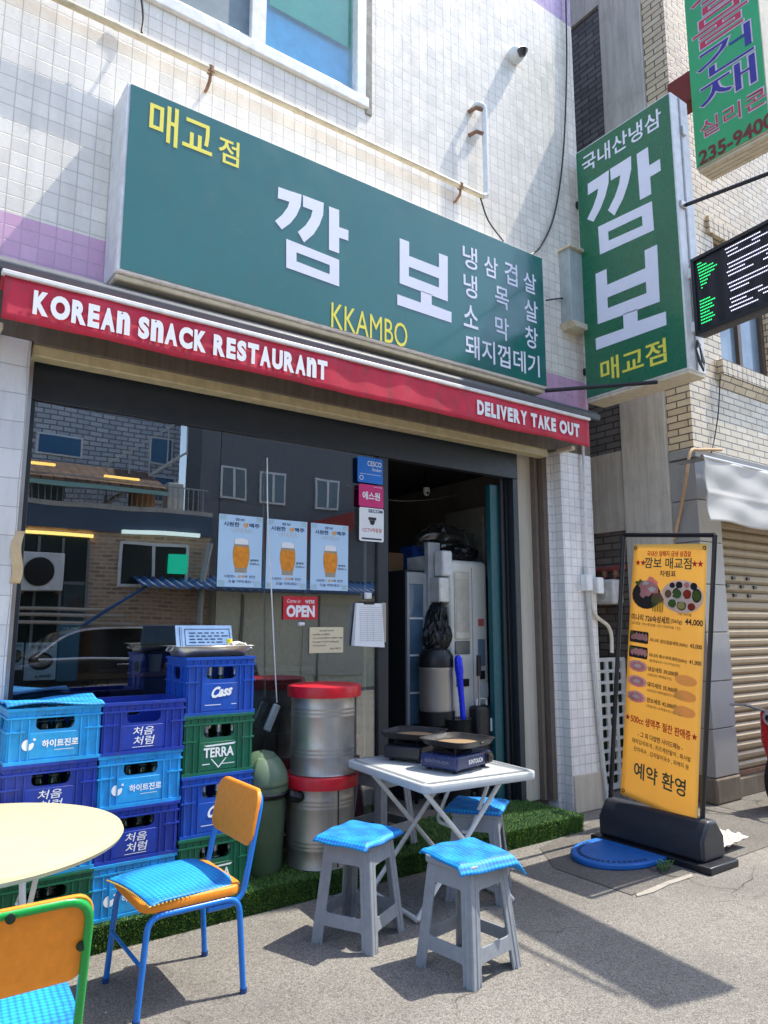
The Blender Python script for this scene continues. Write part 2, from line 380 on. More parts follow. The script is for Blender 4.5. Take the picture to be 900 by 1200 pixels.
SIGNY = M('sign_lettering_yellow', (236, 224, 84), .4, var=.03)
ALU = M('sign_casing', (226, 226, 226), .45, dirt=.2); ALUC = M('sign_underside', (214, 202, 176), .5, dirt=.3)
RED = M('awning_red', (204, 44, 70), .65, var=.16, vs=7, bump=.12, bs=300, dirt=.55)
AWG = M('awning_grey_hood', (88, 92, 98), .5, dirt=.2)
BLACK = M('black_plastic', (26, 27, 30), .45, var=.15); BLACKM = M('black_painted_steel', (24, 26, 34), .4)
CRL = M('crate_light_blue', (36, 156, 222), .45, var=.14, dirt=.3); CRN = M('crate_navy', (26, 58, 160), .45, var=.14, dirt=.3)
CRB = M('crate_royal_blue', (14, 78, 178), .45, var=.14, dirt=.3); CRG = M('crate_green', (14, 100, 72), .45, var=.14, dirt=.3)
WINK = M('white_print', (236, 238, 240), .5, var=.02); DINK = M('dark_print', (40, 40, 46), .6, var=.02); GINK = M('green_print', (28, 76, 60), .6, var=.02)
RINK = M('red_print', (190, 30, 36), .6, var=.02); NINK = M('navy_print', (36, 62, 110), .6, var=.02); YINK = M('amber_print', (232, 160, 40), .6, var=.02); CINK = M('cyan_print', (70, 150, 200), .6)
PAPER = M('paper_white', (236, 238, 238), .7, var=.02); POSTER = M('poster_pale_blue', (186, 216, 240), .45, var=.03, vs=5)
NOTE = M('note_cream', (224, 214, 178), .7, var=.04); LIDRED = M('red_lid_plastic', (196, 22, 40), .35, var=.08)
OLIVE = M('olive_plastic', (86, 108, 84), .45, var=.08)
ORANGE = M('orange_board', (236, 142, 34), .55, var=.08, vs=40, bump=.06, bs=250)
BLUEM = M('blue_chair_tube', (16, 112, 204), .32, var=.05, coat=.2); GREENM = M('green_chair_tube', (10, 150, 62), .3, var=.05, coat=.2)
TBCREAM = M('cream_tabletop', (196, 186, 146), .5, var=.06, vs=6); TBWHITE = M('white_tabletop', (186, 190, 190), .45, var=.05, vs=30)
GOLD = M('mat_fringe', (206, 172, 80), .8)
BANNER = cloth('banner_yellow', (255, 213, 112), .42)
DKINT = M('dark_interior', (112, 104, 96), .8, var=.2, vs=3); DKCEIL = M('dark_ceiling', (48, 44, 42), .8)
TEAL = M('teal_door_edge', (14, 84, 92), .4); BOTTLE = M('bottle_glass_dark', (20, 52, 36), .12, var=.1, coat=.5)
BOTTLEB = M('bottle_glass_brown', (46, 28, 14), .12, var=.1, coat=.5); SILVER = M('bottle_foil', (190, 200, 214), .3, .6)
CARD = M('cardboard', (160, 122, 84), .8); PLBAG = glassmat('polythene', (.8, .82, .82), .16, 1.4, .3)
CHROME = M('chrome', (210, 210, 212), .12, 1., var=.04)
def matmat():
    m = bpy.data.materials.new('blue_honeycomb_mat'); N = NT(m); tc = N.n('TexCoord').outputs['Object']
    v = N.n('TexVoronoi'); N.l(tc, v.inputs['Vector']); v.inputs['Scale'].default_value = 52; v.inputs['Randomness'].default_value = .12
    d = v.outputs['Distance']; col = N.mix(N.ramp(d, .2, .75), lin((36, 172, 240)), lin((4, 84, 180)))
    N.l(col, N.b.inputs['Base Color']); N.b.inputs['Roughness'].default_value = .6; N.bump(d, -1., .014); MATS['mat'] = m; return m
MATM = matmat()
def turfmat():
    m = bpy.data.materials.new('turf_blades'); N = NT(m); p = N.pos(); w = N.n('TexWhiteNoise'); w.noise_dimensions = '3D'
    sn = N.n('VectorMath', operation='SNAP'); N.l(p, sn.inputs[0]); sn.inputs[1].default_value = (.011, .011, .05); N.l(sn.outputs[0], w.inputs[0])
    col = N.mix(w.outputs['Value'], lin((44, 96, 42)), lin((118, 150, 62))); N.l(col, N.b.inputs['Base Color']); N.b.inputs['Roughness'].default_value = .55
    N.b.inputs['Subsurface Weight'].default_value = 0; MATS['turf'] = m; return m
TURF = turfmat(); TURFB = M('turf_backing', (24, 58, 26), .9, var=.3, vs=80)
def slat(name, c, pitch, rough=.5, dirt=.35):
    m = bpy.data.materials.new(name); N = NT(m); p = N.pos(); q = N.n('SeparateXYZ'); N.l(p, q.inputs[0]); c = lin(c)
    fr = N.math('FRACT', N.math('DIVIDE', q.outputs[2], pitch)); ln = N.ramp(fr, .86, .95)
    st = N.noise(N.scale(p, (7, 7, 1)), 1.5, 6, .7); col = N.mix(N.ramp(st, .5, .75, 0, dirt), c, tuple(x*.45 for x in c[:3])+(1,))
    N.l(col, N.b.inputs['Base Color']); N.b.inputs['Roughness'].default_value = rough; N.b.inputs['Metallic'].default_value = .15; MATS[name] = m; return m
SHUT = slat('shutter_paint', (164, 147, 120), .085)

# ------------------------------------------------------------------ ground and turf step
ground = structure(MB().sheet(lambda u, v: (-60+u*130, -40+v*90, 0), 4, 4).build('ground', ASPH))
patch = structure(MB().add([(3.66, 2.72, .004), (5.9, 2.74, .004), (5.95, 4.2, .004), (3.9, 3.62, .004), (3.66, 3.28, .004)], [(0, 1, 2, 3, 4)]).build('asphalt_shade_patch', DKASPH))  # dark polygon over the shaded ground by the wall; shade put into the colour
patch2 = structure(MB().add([(5.9, 3.02, .004), (13, 2.7, .004), (13, 3.62, .004), (6.0, 3.62, .004)], [(0, 1, 2, 3)]).build('dark_road_strip', DKASPH))
PAD = M('curb_concrete', (150, 145, 136), .85, var=.15, bump=.2)
MB().prism([(3.66, 2.685), (3.80, 2.672), (3.97, 2.69), (4.22, 2.688), (4.26, 2.72), (4.0, 2.728), (3.82, 2.716), (3.69, 2.712)], (0, 0, 0), (1, 0, 0), (0, 1, 0), (0, 0, .009)).build('kerb_strip', PAD, bevel=.004)['kind'] = 'structure'
fl = MB(); fl.box(-1.2, 4.46, 3.71, 4.3, 0, .118); structure(fl.build('step', TURFB, bevel=.01))
def turf_blades():
    n1, n2 = 42000, 34000
    x1 = rng.uniform(-.3, 4.47, n1); y1 = 3.705+rng.random(n1)*.62; z1 = np.full(n1, .117); nrm1 = np.tile([0, 0, 1.], (n1, 1))
    x2 = rng.uniform(-.3, 4.47, n2); y2 = np.full(n2, 3.712); z2 = rng.uniform(.0, .12, n2); nrm2 = np.tile([0, -1., .35], (n2, 1))
    n3 = 4000; x3 = np.full(n3, 4.458); y3 = rng.uniform(3.71, 4.07, n3); z3 = rng.uniform(0, .12, n3); nrm3 = np.tile([1., 0, .35], (n3, 1))
    P = np.concatenate([np.c_[x1, y1, z1], np.c_[x2, y2, z2], np.c_[x3, y3, z3]]); Nn = np.concatenate([nrm1, nrm2, nrm3])
    k = len(P); Nn = Nn+rng.normal(0, .38, (k, 3)); Nn /= np.linalg.norm(Nn, axis=1, keepdims=True)
    a = rng.normal(0, 1, (k, 3)); a -= (a*Nn).sum(1, keepdims=True)*Nn; a /= np.linalg.norm(a, axis=1, keepdims=True)
    h = rng.uniform(.009, .02, (k, 1)); w = .0026
    V = np.stack([P-a*w, P+a*w, P+Nn*h], 1).reshape(-1, 3)
    me = bpy.data.meshes.new('artificial_turf'); me.vertices.add(3*k); me.vertices.foreach_set('co', V.ravel()); me.loops.add(3*k); me.loops.foreach_set('vertex_index', np.arange(3*k))
    me.polygons.add(k); me.polygons.foreach_set('loop_start', np.arange(k)*3); me.polygons.foreach_set('loop_total', np.full(k, 3)); me.update(calc_edges=True)
    o = bpy.data.objects.new('artificial_turf', me); COL.objects.link(o); me.materials.append(TURF); o['kind'] = 'stuff'; return o
turf_blades()
def pebbles():
    q = MB(); rr_ = random.Random(4)
    for k in range(420):
        if k < 240: x, y = rr_.uniform(-.2, 5.2), 3.70-abs(rr_.gauss(0, .05))
        else: x, y = rr_.uniform(.5, 7.5), rr_.uniform(1.3, 3.6)
        r_ = rr_.uniform(.0025, .006) if k % 9 else rr_.uniform(.006, .010); h = r_*rr_.uniform(.5, .9)
        n_ = 6; b = len(q.v); q.v += [(x+r_*math.cos(2*PI*j/n_+k)*rr_.uniform(.7, 1.2), y+r_*math.sin(2*PI*j/n_+k), .001) for j in range(n_)]+[(x, y, h)]
        q.f += [(b+j, b+(j+1) % n_, b+n_) for j in range(n_)]
    q.keepn = True; o = q.build('grit', M('grit_stone', (150, 142, 130), .9, var=.5, vs=40), smooth=0); o['kind'] = 'stuff'
pebbles()

# ------------------------------------------------------------------ the tiled building
YW, YG = 4.07, 4.28
bld = thing('tiled_building', 'white mosaic tiled building with a lilac band and a ground floor snack restaurant', 'building', (2.5, YW, 0))
b = MB()
b.box(-4, 1.02, YW, YW+.3, 3.68, 7.36); b.box(2.72, 5.2, YW, YW+.3, 3.68, 7.36); b.box(1.02, 2.72, YW, YW+.3, 3.68, 5.39); b.box(1.02, 2.72, YW, YW+.3, 6.8, 7.36)
b.box(4.9, 5.2, YW+.3, 9, 3.0, 9.0)
b.build('tiled_wall', TILE, bld, True)
MB().box(-4, 5.2, YW, YW+.3, 3.36, 3.68).build('lilac_band', PINK, bld, True)
MB().box(-4, 5.2, YW, YW+.3, 7.36, 9.0).build('purple_band', PURP, bld, True)
MB().box(-4, 5.2, YW-.0, YW+.3, 3.0, 3.36).build('lintel', CONCD, bld, True)
MB().box(-4, 5.2, YW+.3, 9, 8.9, 9.0).build('roof', CONC, bld, True)
pr = MB(); pr.box(4.79, 5.2, YW, YW+.34, 0, 3.0); pr.box(4.747, 4.789, YG-.1, YG+.1, 0, 3.0); pr.box(4.9, 5.2, YW+.34, 9, 0, 3.0); pr.build('pillar', TILEB, bld, True, bevel=.006)
MB().box(4.8, 5.205, YW-.014, YW+.1, 0, .3).build('pillar_plinth', CONCP, bld, True, bevel=.01)
MB().box(-4, .61, YW, YW+.34, 0, 3.0).build('pillar', PAINTB, bld, True, bevel=.006)
# opening trim: plaster cheek, roller shutter guide rails and shutter housing
MB().box(4.462, 4.635, YG+.0, YG+.1, .1, 3.0).build('plaster_cheek', CONCP, bld, True)
g = MB(); g.box(4.637, 4.665, YG-.05, YG+.06, .1, 3.0); g.box(4.695, 4.745, YG-.09, YG+.06, .1, 3.0); g.build('shutter_rail', M('rail_brown_grey', (112, 98, 88), .6, dirt=.4), bld, True)
MB().box(4.667, 4.693, YG-.03, YG+.0, .1, 3.0).build('shutter_channel', STEEL, bld, True)
g = MB(); g.box(.61, .645, YG-.1, YG-.02, .1, 3.0); g.build('shutter_rail', STEEL, bld, True)
MB().box(.62, 4.67, 4.1, 4.2, 2.93, 2.998).build('shutter_bar', CREAMP, bld, True, bevel=.006)
MB().box(.62, 4.67, 4.0705, 4.098, 2.99, 3.02).build('shutter_lip', CONCD, bld, True, bevel=.004)
# shopfront
MB().box(.645, 4.46, YG-.02, YG+.05, 2.735, 3.0).build('header_panel', BLACKF, bld, True, bevel=.004)
fr = MB(); fr.box(.645, .68, YG-.02, YG+.05, .12, 2.733); fr.box(3.0, 3.09, YG-.025, YG+.055, .12, 2.733); fr.box(4.40, 4.46, YG-.02, YG+.05, .12, 2.733)
fr.box(.68, 3.0, YG-.02, YG+.05, .12, .2); fr.box(4.325, 4.36, YG+.05, YG+.075, .12, 2.733); fr.build('shopfront_frame', BLACKF, bld, True, bevel=.004)
MB().box(4.362, 4.399, YG+.03, YG+.1, .12, 2.733).build('door_jamb', BLACKM, bld, True, bevel=.004)
MB().box(4.225, 4.323, YG+.08, YG+.13, .12, 2.68).build('teal_door_edge', TEAL, bld, True, bevel=.004)
gl = MB(); gl.box(.68, 1.78, YG, YG+.008, .2, 2.733); gl.build('shop_window', GLASS, bld, True, smooth=0)
gl = MB(); gl.box(1.785, 3.0, YG, YG+.008, .2, 2.733); gl.build('shop_window', GLASS, bld, True, smooth=0)
MB().box(2.90, 2.92, YG+.01, YG+.03, .2, 2.1).build('glass_door_stile', STEEL, bld, True)
MB().box(3.025, 3.06, YG-.04, YG-.026, 1.38, 1.66).build('pull_handle', STEEL, bld, True, bevel=.004)
# room inside
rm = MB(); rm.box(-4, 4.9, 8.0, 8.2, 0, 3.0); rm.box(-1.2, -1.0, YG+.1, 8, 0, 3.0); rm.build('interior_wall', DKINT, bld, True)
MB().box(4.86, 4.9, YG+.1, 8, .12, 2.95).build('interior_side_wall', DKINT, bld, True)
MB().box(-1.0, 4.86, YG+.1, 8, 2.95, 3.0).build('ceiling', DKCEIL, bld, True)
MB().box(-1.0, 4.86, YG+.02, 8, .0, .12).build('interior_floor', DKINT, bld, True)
# upstairs window
wf = MB(); wf.box(.98, 2.76, YW-.03, YW+.05, 5.34, 5.42); wf.box(2.655, 2.74, YW-.02, YW+.1, 5.42, 6.8); wf.box(1.0, 1.06, YW-.02, YW+.1, 5.42, 6.8); wf.box(1.80, 1.91, YW-.01, YW+.08, 5.42, 6.8); wf.box(1.06, 1.8, YW+.01, YW+.08, 5.42, 5.47); wf.box(1.91, 2.655, YW+.01, YW+.08, 5.42, 5.47); wf.box(1.0, 2.74, YW-.02, YW+.1, 6.74, 6.8)
win = wf.build('window', WHITEM, bld, True, bevel=.006)
MB().box(1.06, 1.80, YW+.03, YW+.04, 5.47, 6.74).build('insect_screen', M('insect_screen', (112, 130, 138), .5), win, True)
MB().box(1.91, 2.655, YW+.045, YW+.05, 5.47, 6.74).build('pane', glassmat('upper_glass', (.9, .97, .98), .05, 1.45), win, True)
MB().box(1.97, 2.65, YW+.07, YW+.08, 5.86, 6.72).build('green_blind', M('green_blind', (10, 170, 130), .5), win, True)
MB().box(1.0, 2.655, YW+.105, YW+.12, 5.42, 6.8).build('sky_coloured_curtain', M('curtain_sky_reflection', (96, 184, 226), .7), win, True)  # stands in for the sky mirrored in the glass; reflection put into its blue
MB().box(2.742, 2.80, YW-.012, YW+.02, 5.3, 6.9).build('window_moulding', M('mouldy_putty', (150, 146, 138), .8, var=.3, bump=.3, dirt=.5), bld, True, bevel=.006)

# ------------------------------------------------------------------ signs of the restaurant
F = lambda y: Plane((0, y, 0), (1, 0, 0), (0, 0, 1))
def pxrect(l, r, t, bt, y):   # left/right/top/bottom photo measurements on the plane y
    a, c, d, e = at(*l, 1, y), at(*r, 1, y), at(*t, 1, y), at(*bt, 1, y); return a.x, e.z, c.x, d.z
ms = thing('fascia_sign', 'long dark green shop sign box with white Korean lettering above the awning', 'sign', (2.65, 3.93, 3.39))
MB().box(.95, 4.355, 3.806, YW, 3.395, 4.53).build('sign_casing', ALU, ms, True, bevel=.008)
MB().box(.97, 4.345, 3.80, 3.8055, 3.41, 4.52).build('sign_face', SIGNG, ms, True)
u = MB(); u.box(.955, 4.35, 3.83, 4.05, 3.36, 3.3935); u.build('sign_underside', ALUC, ms, True, bevel=.012)
yF = 3.80; P0 = F(yF); L = MB()
K1 = [[(65, 48), (99, 60), (133, 71), (130, 105), (118, 132), (100, 155), (75, 173), (55, 148), (76, 130), (92, 108), (97, 92), (63, 81)],
      [(137, 72), (168, 84), (198, 95), (196, 130), (185, 160), (168, 187), (140, 211), (122, 180), (145, 160), (160, 137), (165, 117), (137, 106)],
      [(213, 105), (243, 116), (243, 166), (270, 175), (270, 206), (243, 197), (243, 243), (213, 232)]]
K1M = [[(88, 200), (243, 262), (243, 340), (88, 284)], [(118, 240), (118, 266), (215, 304), (215, 277)]]
B1 = [[(420, 198), (448, 209), (448, 250), (535, 284), (535, 242), (561, 252), (561, 384), (420, 330)]]
B1H = [(447, 282), (535, 316), (535, 343), (447, 309)]
B2 = [[(482, 352), (514, 364), (514, 393), (572, 415), (572, 446), (413, 393), (413, 362), (482, 387)]]
def z4(q, y=yF): p = at(300+q[0]/2.5, 200+q[1]/2.5, 1, y); return (p.x, p.z)
KK = [[[z4(q) for q in l]] for l in K1]+[[[z4(q) for q in l] for l in K1M]]
BB = [[[z4(q) for q in B1[0]], [z4(q) for q in B1H]], [[z4(q) for q in B2[0]]]]
L.mark()
for sh in KK: shape(L, P0, sh, .003)
L.mark()
for sh in BB: shape(L, P0, sh, .003)
for body, l, r, t, bt in (('냉', (542, 300), (559, 306), (550, 289), (550, 315)), ('삼', (567, 310), (583, 315), (575, 301), (575, 325)), ('겹', (591, 318), (606, 324), (598, 308), (598, 334)), ('살', (613, 328), (628, 334), (620, 320), (620, 343)),
      ('냉', (543, 333), (559, 339), (551, 322), (551, 349)), ('목', (580, 346), (596, 352), (588, 337), (588, 362)), ('살', (614, 360), (630, 366), (622, 352), (622, 377)),
      ('소', (543, 368), (560, 373), (551, 358), (551, 384)), ('막', (580, 382), (596, 388), (588, 372), (588, 398)), ('창', (615, 393), (630, 398), (622, 383), (622, 408)), ('돼지껍데기', (545, 406), (632, 430), (588, 404), (588, 430))):
    write(L, P0, body, *pxrect(l, r, t, bt, yF), bold=.012, d=.003)
L.build('white_lettering', SIGNW, ms, True, smooth=0)
L = MB()
for body, l, r, t, bt, bo in (('매교', (175, 140), (249, 165), (212, 130), (212, 176), .012), ('점', (256, 176), (280, 184), (268, 163), (268, 193), .012), ('KKAMBO', (388, 372), (477, 392), (432, 367), (432, 396), .0)):
    write(L, P0, body, *pxrect(l, r, t, bt, yF), bold=bo, d=.003)
L.build('yellow_lettering', SIGNY, ms, True, smooth=0)

XB = 5.05
bs = thing('blade_sign', 'tall dark green projecting sign with white Korean lettering beside the alley', 'sign', (XB+.12, 3.5, 3.46))
MB().box(XB+.006, XB+.25, 2.985, 3.97, 3.47, 5.87).build('sign_casing', ALU, bs, True, bevel=.008)
MB().box(XB, XB+.0055, 3.0, 3.96, 3.485, 5.855).build('sign_face', BLADEG, bs, True)
MB().box(XB+.01, XB+.245, 2.99, 3.965, 3.44, 3.469).build('sign_underside', ALUC, bs, True, bevel=.006)
MB().box(XB+.11, XB+.13, 2.979, 2.9845, 3.48, 5.86).build('casing_seam', M('seam_grey', (150, 152, 154), .5), bs, True)
brk = MB(); brk.box(XB+.03, XB+.10, 2.965, 2.984, 4.84, 4.9); brk.box(XB+.12, XB+.17, 2.96, 2.984, 5.52, 5.6); brk.build('bracket', STEEL, bs, True, bevel=.004)
for zz in (3.75, 5.4): MB().box(XB+.1, XB+.15, 3.97, YW, zz, zz+.06).build('wall_arm', BLACKM, bs, True)
PS = Plane((XB, 0, 0), (0, -1, 0), (0, 0, 1)); L = MB()
def norm(shs):
    a = np.array([q for s in shs for l in s for q in l]); lo, hi = a.min(0), a.max(0)
    return [[[((q[0]-lo[0])/(hi[0]-lo[0]), (q[1]-lo[1])/(hi[1]-lo[1])) for q in l] for l in s] for s in shs]
def sx(px, py): q = at(px, py, 0, XB); return (-q.y, q.z)
def place(shs, x0, x1, z0, z1):
    L.mark()
    for s in norm(shs): shape(L, PS, [[(x0+q[0]*(x1-x0), z0+q[1]*(z1-z0)) for q in l] for l in s], .003)
a, c = sx(688, 250), sx(775, 205); t, bt = sx(728, 190), sx(728, 289); place(KK, a[0], c[0], bt[1], t[1])
a, c = sx(697, 370), sx(779, 340); t, bt = sx(738, 302), sx(738, 397); place(BB, a[0], c[0], bt[1], t[1])
a, c = sx(682, 185), sx(775, 140); t, bt = sx(728, 155), sx(728, 177); write(L, PS, '국내산냉삼', a[0], bt[1], c[0], t[1], .014, .003)
L.build('white_lettering', SIGNW, bs, True, smooth=0); L = MB()
a, c = sx(704, 436), sx(781, 410); t, bt = sx(742, 409), sx(742, 437); write(L, PS, '매교점', a[0], bt[1], c[0], t[1], .014, .003)
L.build('yellow_lettering', SIGNY, bs, True, smooth=0)
tag(MB().tube([(4.355, 3.83, 3.385), (XB-.02, 3.25, 3.43)], .017, 8).build('brace_rod', BLACKM), 'dark steel brace rod between the long fascia sign and the projecting sign', 'rod')

# awning
aw = thing('awning', 'red retracted awning with white lettering above the shopfront', 'awning', (2.6, 3.9, 3.0))
ax0, ax1 = .42, 4.79
MB().prism([(3.80, 3.235), (4.068, 3.30), (4.068, 3.355), (3.83, 3.315), (3.79, 3.275)], (ax0-.08, 0, 0), (0, 1, 0), (0, 0, 1), (ax1-ax0+.3, 0, 0)).build('hood', AWG, aw, True, bevel=.008)
MB().tube([(ax0, 3.86, 3.2), (ax1, 3.86, 3.2)], .045, 14).build('fabric_roll', RED, aw, True)
MB().box(ax0-.015, ax1+.01, 3.735, 3.775, 3.185, 3.212).build('front_rail', WHITEM, aw, True, bevel=.006)
MB().sheet(lambda u, v: (ax0+u*(ax1-ax0), 3.76+.06*v, 3.205+.025*v+.004*math.sin(u*60)), 80, 3).build('fabric_top', RED, aw, True)
def valy(u): return 3.752+.003*math.sin(u*41)+.002*math.sin(u*97+1)
val = MB().sheet(lambda u, v: (ax0+u*(ax1-ax0), valy(u)+.004*(1-v)*math.sin(u*33), 2.965+.003*math.sin(u*23)+v*(.222-.003*math.sin(u*23))), 160, 6).build('valance', RED, aw, True, solid=.003)
PV = F(3.7395); L = MB()
def awtext(body, l, r, h0, h1, tall='NS'):
    """heavy display lettering set letter by letter; n-shaped N and tall s as on the valance"""
    parts = []; x = 0.
    for ch in body:
        if ch == ' ': x += .30; continue
        g_ = 'n' if ch == 'N' else ch
        v, f, asp = glyphs(g_, .06, 4); w = {'I': .24, 'S': .50, 'L': .44, 'E': .48, 'N': .58, 'O': .78, 'C': .66, 'M': .8}.get(ch, .6)
        parts.append((v, f, x, w)); x += w+.07
    k = (r-l)/(x-.07)
    for i_, (v, f, x0, w) in enumerate(parts):
        if i_ == 0 or x0-parts[i_-1][2]-parts[i_-1][3] > .2: L.mark()
        ink(L, PV, [(l+(x0+q[0]*w)*k, h0+q[1]*(h1-h0)) for q in v], f, 0)
a, c = at(38, 368, 1, 3.735), at(384, 442, 1, 3.735); awtext('KOREAN SNACK RESTAURANT', a.x, c.x, 3.015, 3.14)
a, c = at(560, 490, 1, 3.735), at(680, 512, 1, 3.735); awtext('DELIVERY TAKE OUT', a.x, c.x, 3.02, 3.13)
L.build('lettering', WINK, aw, True, smooth=0)
for xx in (ax0-.02, ax1-.05): MB().box(xx, xx+.05, 3.90, 4.068, 2.965, 3.0).build('end_bracket', ALUC, aw, True, bevel=.006)

# wall fittings above the sign
pipe = thing('wall_pipe', 'rusty ivory pipe running across the tiled wall above the fascia sign', 'pipe', (2, 4, 5))
MB().tube([(-3, 3.99, 5.0), (3.86, 3.99, 5.0)], .022, 10).build('pipe_run', IVORY, pipe, True)
for xx in (1.5, 3.62): q = MB(); q.tube([(xx, 3.99, 4.975), (xx, 4.0, 4.93), (xx, 4.05, 4.90), (xx, 4.075, 4.90)], .011, 8); q.lathe([(.026, -.02), (.026, .02)], (xx, 3.99, 5.0), 10); q.build('pipe_bracket', RUST, pipe, True)
for xx in (.9, 2.1, 3.3): MB().tube([(xx, 3.99, 5.0), (xx+.03, 3.99, 5.0)], .025, 10).build('coupling', IVORY, pipe, True)
vp = thing('vent_pipe', 'white elbow pipe dropping down the tiled wall to the ivory pipe', 'pipe', (3.9, 4, 5))
MB().tube(fillet([(3.83, 4.08, 5.82), (3.83, 3.99, 5.84), (3.9, 3.985, 5.84), (3.9, 3.985, 5.02), (3.86, 3.985, 5.0)], .04), .024, 10).build('pipe', WHITEP, vp, True)
for zz in (5.80, 5.58): q = MB().tube([(3.8, 4.075, zz), (3.82, 4.0, zz), (3.9, 3.985, zz)], .016, 8).build('clamp', RUST, vp, True)
cc = thing('dome_camera', 'white dome security camera high on the tiled wall', 'camera', (4.36, YW, 6.6))
MB().lathe([(.0, .0), (.07, 0), (.075, .02), (.07, .07), (.04, .1), (0, .105)], (0, 0, 0), 24).xf(Matrix.Translation((4.36, YW, 6.6)) @ Matrix.Rotation(R(90), 4, 'X')).build('housing', WHITEP, cc, True)
MB().lathe([(0, -.05), (.03, -.042), (.05, 0), (.03, .03), (0, .04)], (4.36, YW-.115, 6.585), 20).build('dome', M('camera_dome', (12, 16, 30), .08, coat=1), cc, True)
tbx = thing('junction_box', 'weathered grey junction box on the wall behind the projecting sign', 'box', (4.98, YW, 4.1))
MB().box(4.88, 5.12, YW-.12, YW, 4.16, 4.86).build('cabinet', M('grey_cabinet', (172, 180, 178), .5, dirt=.25), tbx, True, bevel=.006)
MB().prism([(0, 0), (.3, 0), (.26, -.05), (.04, -.05)], (4.85, YW-.15, 4.16), (1, 0, 0), (0, 0, 1), (0, .15, 0)).build('bottom_tray', ALUC, tbx, True)
MB().box(4.86, 5.14, YW-.15, YW, 4.86, 4.885).build('cap', ALUC, tbx, True)
def cable(name, pts, r, label, mat=BLACK, n=10): return tag(MB().tube(smooth_path(pts, n), r, 6).build(name, mat), label, 'cable')
A = lambda x, y, d=4.04: tuple(at(x, y, 1, d))
cable('cable', [A(663, -10), A(664, 80), A(660, 180), A(650, 250), A(634, 288), A(620, 300, 3.9)], .008, 'black cable hanging down the tiled wall beside the projecting sign')
cable('cable', [A(563, 232, 3.99), A(572, 258), A(590, 283, 3.95)], .007, 'short black cable from the ivory pipe end down to the fascia sign')
cable('cable', [A(640, 352, 3.95), A(655, 350), A(672, 350), A(680, 372), A(675, 385)], .007, 'looped black wire below the grey junction box')
cable('cable', [A(165, -10, 4.02), A(168, 20, 4.03), A(166, 38, 4.0)], .008, 'short black wire coming down from the upstairs window corner')
# ------------------------------------------------------------------ LED board and neighbour's sign
def ledmat():
    m = bpy.data.materials.new('led_matrix'); N = NT(m); tc = N.n('TexCoord').outputs['Object']
    v = N.n('TexVoronoi'); N.l(tc, v.inputs['Vector']); v.inputs['Scale'].default_value = 62; v.inputs['Randomness'].default_value = 0
    d = N.ramp(v.outputs['Distance'], .2, .42, 1, 0); col = N.mix(d, (.006, .006, .012, 1), (.045, .045, .06, 1)); N.l(col, N.b.inputs['Base Color']); N.b.inputs['Roughness'].default_value = .6
    MATS['led'] = m; return m
def lampmat(name, c, e):
    m = bpy.data.materials.new(name); N = NT(m); N.b.inputs['Base Color'].default_value = lin(c); N.b.inputs['Emission Color'].default_value = lin(c); N.b.inputs['Emission Strength'].default_value = e
    MATS[name] = m; return m
LEDM = ledmat(); LEDG = lampmat('led_green_lit', (40, 230, 120), .8); LEDW = lampmat('led_white_lit', (214, 208, 236), .8)
led = thing('led_board', 'black LED message board with green and white lit rows beside the projecting sign', 'LED sign', (5.2, 2.93, 3.72), R(0))
ld = Vector((-.13, -1, 0)).normalized(); lo_ = Vector((5.12, 2.945, 3.735)); ln = Vector((0, 0, 1)).cross(ld)  # ln faces away from the viewer's side
LN, HT = 1.62, .64
PL = Plane(lo_, ld, (0, 0, 1)); nn = PL.n
MB().obox(lo_-nn*.10, ld*LN, -nn*-.09, Vector((0, 0, HT))).build('cabinet', BLACKM, led, True, bevel=.006)
q = MB(); t = .03
for (u0, u1, v0, v1) in ((0, LN, 0, t), (0, LN, HT-t, HT), (0, t, t, HT-t), (LN-t, LN, t, HT-t)): q.obox(PL.p(u0, v0, -.0095), ld*(u1-u0), Vector((0, 0, v1-v0)), nn*.022)
q.build('bezel', BLACKM, led, True, bevel=.003)
MB().obox(PL.p(t, t, -.009), ld*(LN-2*t), Vector((0, 0, HT-2*t)), nn*.004).build('screen', LEDM, led, True)
gq, wq = MB(), MB(); random.seed(5)
def ledrow(mb, u0, u1, v):
    n = max(1, int((u1-u0)/.014))
    for k in range(n): a = u0+k*.014; mb.add([PL.p(a, v-.0045, -.0045), PL.p(a+.009, v-.0045, -.0045), PL.p(a+.009, v+.0045, -.0045), PL.p(a, v+.0045, -.0045)], [(0, 1, 2, 3)])
for k, w in enumerate((.05, .09, .15, .19, .16, .12, .10, .08, .05)): ledrow(gq, .05+.003*k, .05+w, .58-.026*k)
gq.mark(); gq.g = [(0, 0)]+gq.g
for k, w in enumerate((.10, .14, .12, .13, .09, .12, .13, .1)): ledrow(gq, .05, .05+w, .27-.026*k)
for k in range(17):
    v = .585-.031*k; u0 = .30+.01*(k % 3)
    if k in (3, 8, 12): continue
    x = u0
    while x < LN-.1:
        w = random.uniform(.1, .42); ledrow(wq, x, min(x+w, LN-.06), v); x += w+random.uniform(.05, .16)
gq.build('green_characters', LEDG, led, True, smooth=0); wq.build('white_characters', LEDW, led, True, smooth=0)
q = MB()
for v in (.05, .5): q.obox(PL.p(-.05, v, -.05), ld*.05, Vector((0, 0, .08)), nn*.05)
q.build('hinge', ALU, led, True, bevel=.004)
tag(MB().tube([(5.14, 2.97, 4.87), (5.0, 1.45, 4.60)], .016, 8).build('stay_rod', BLACKM), 'dark stay rod running from the projecting sign over the LED board', 'rod')
cl = MB()
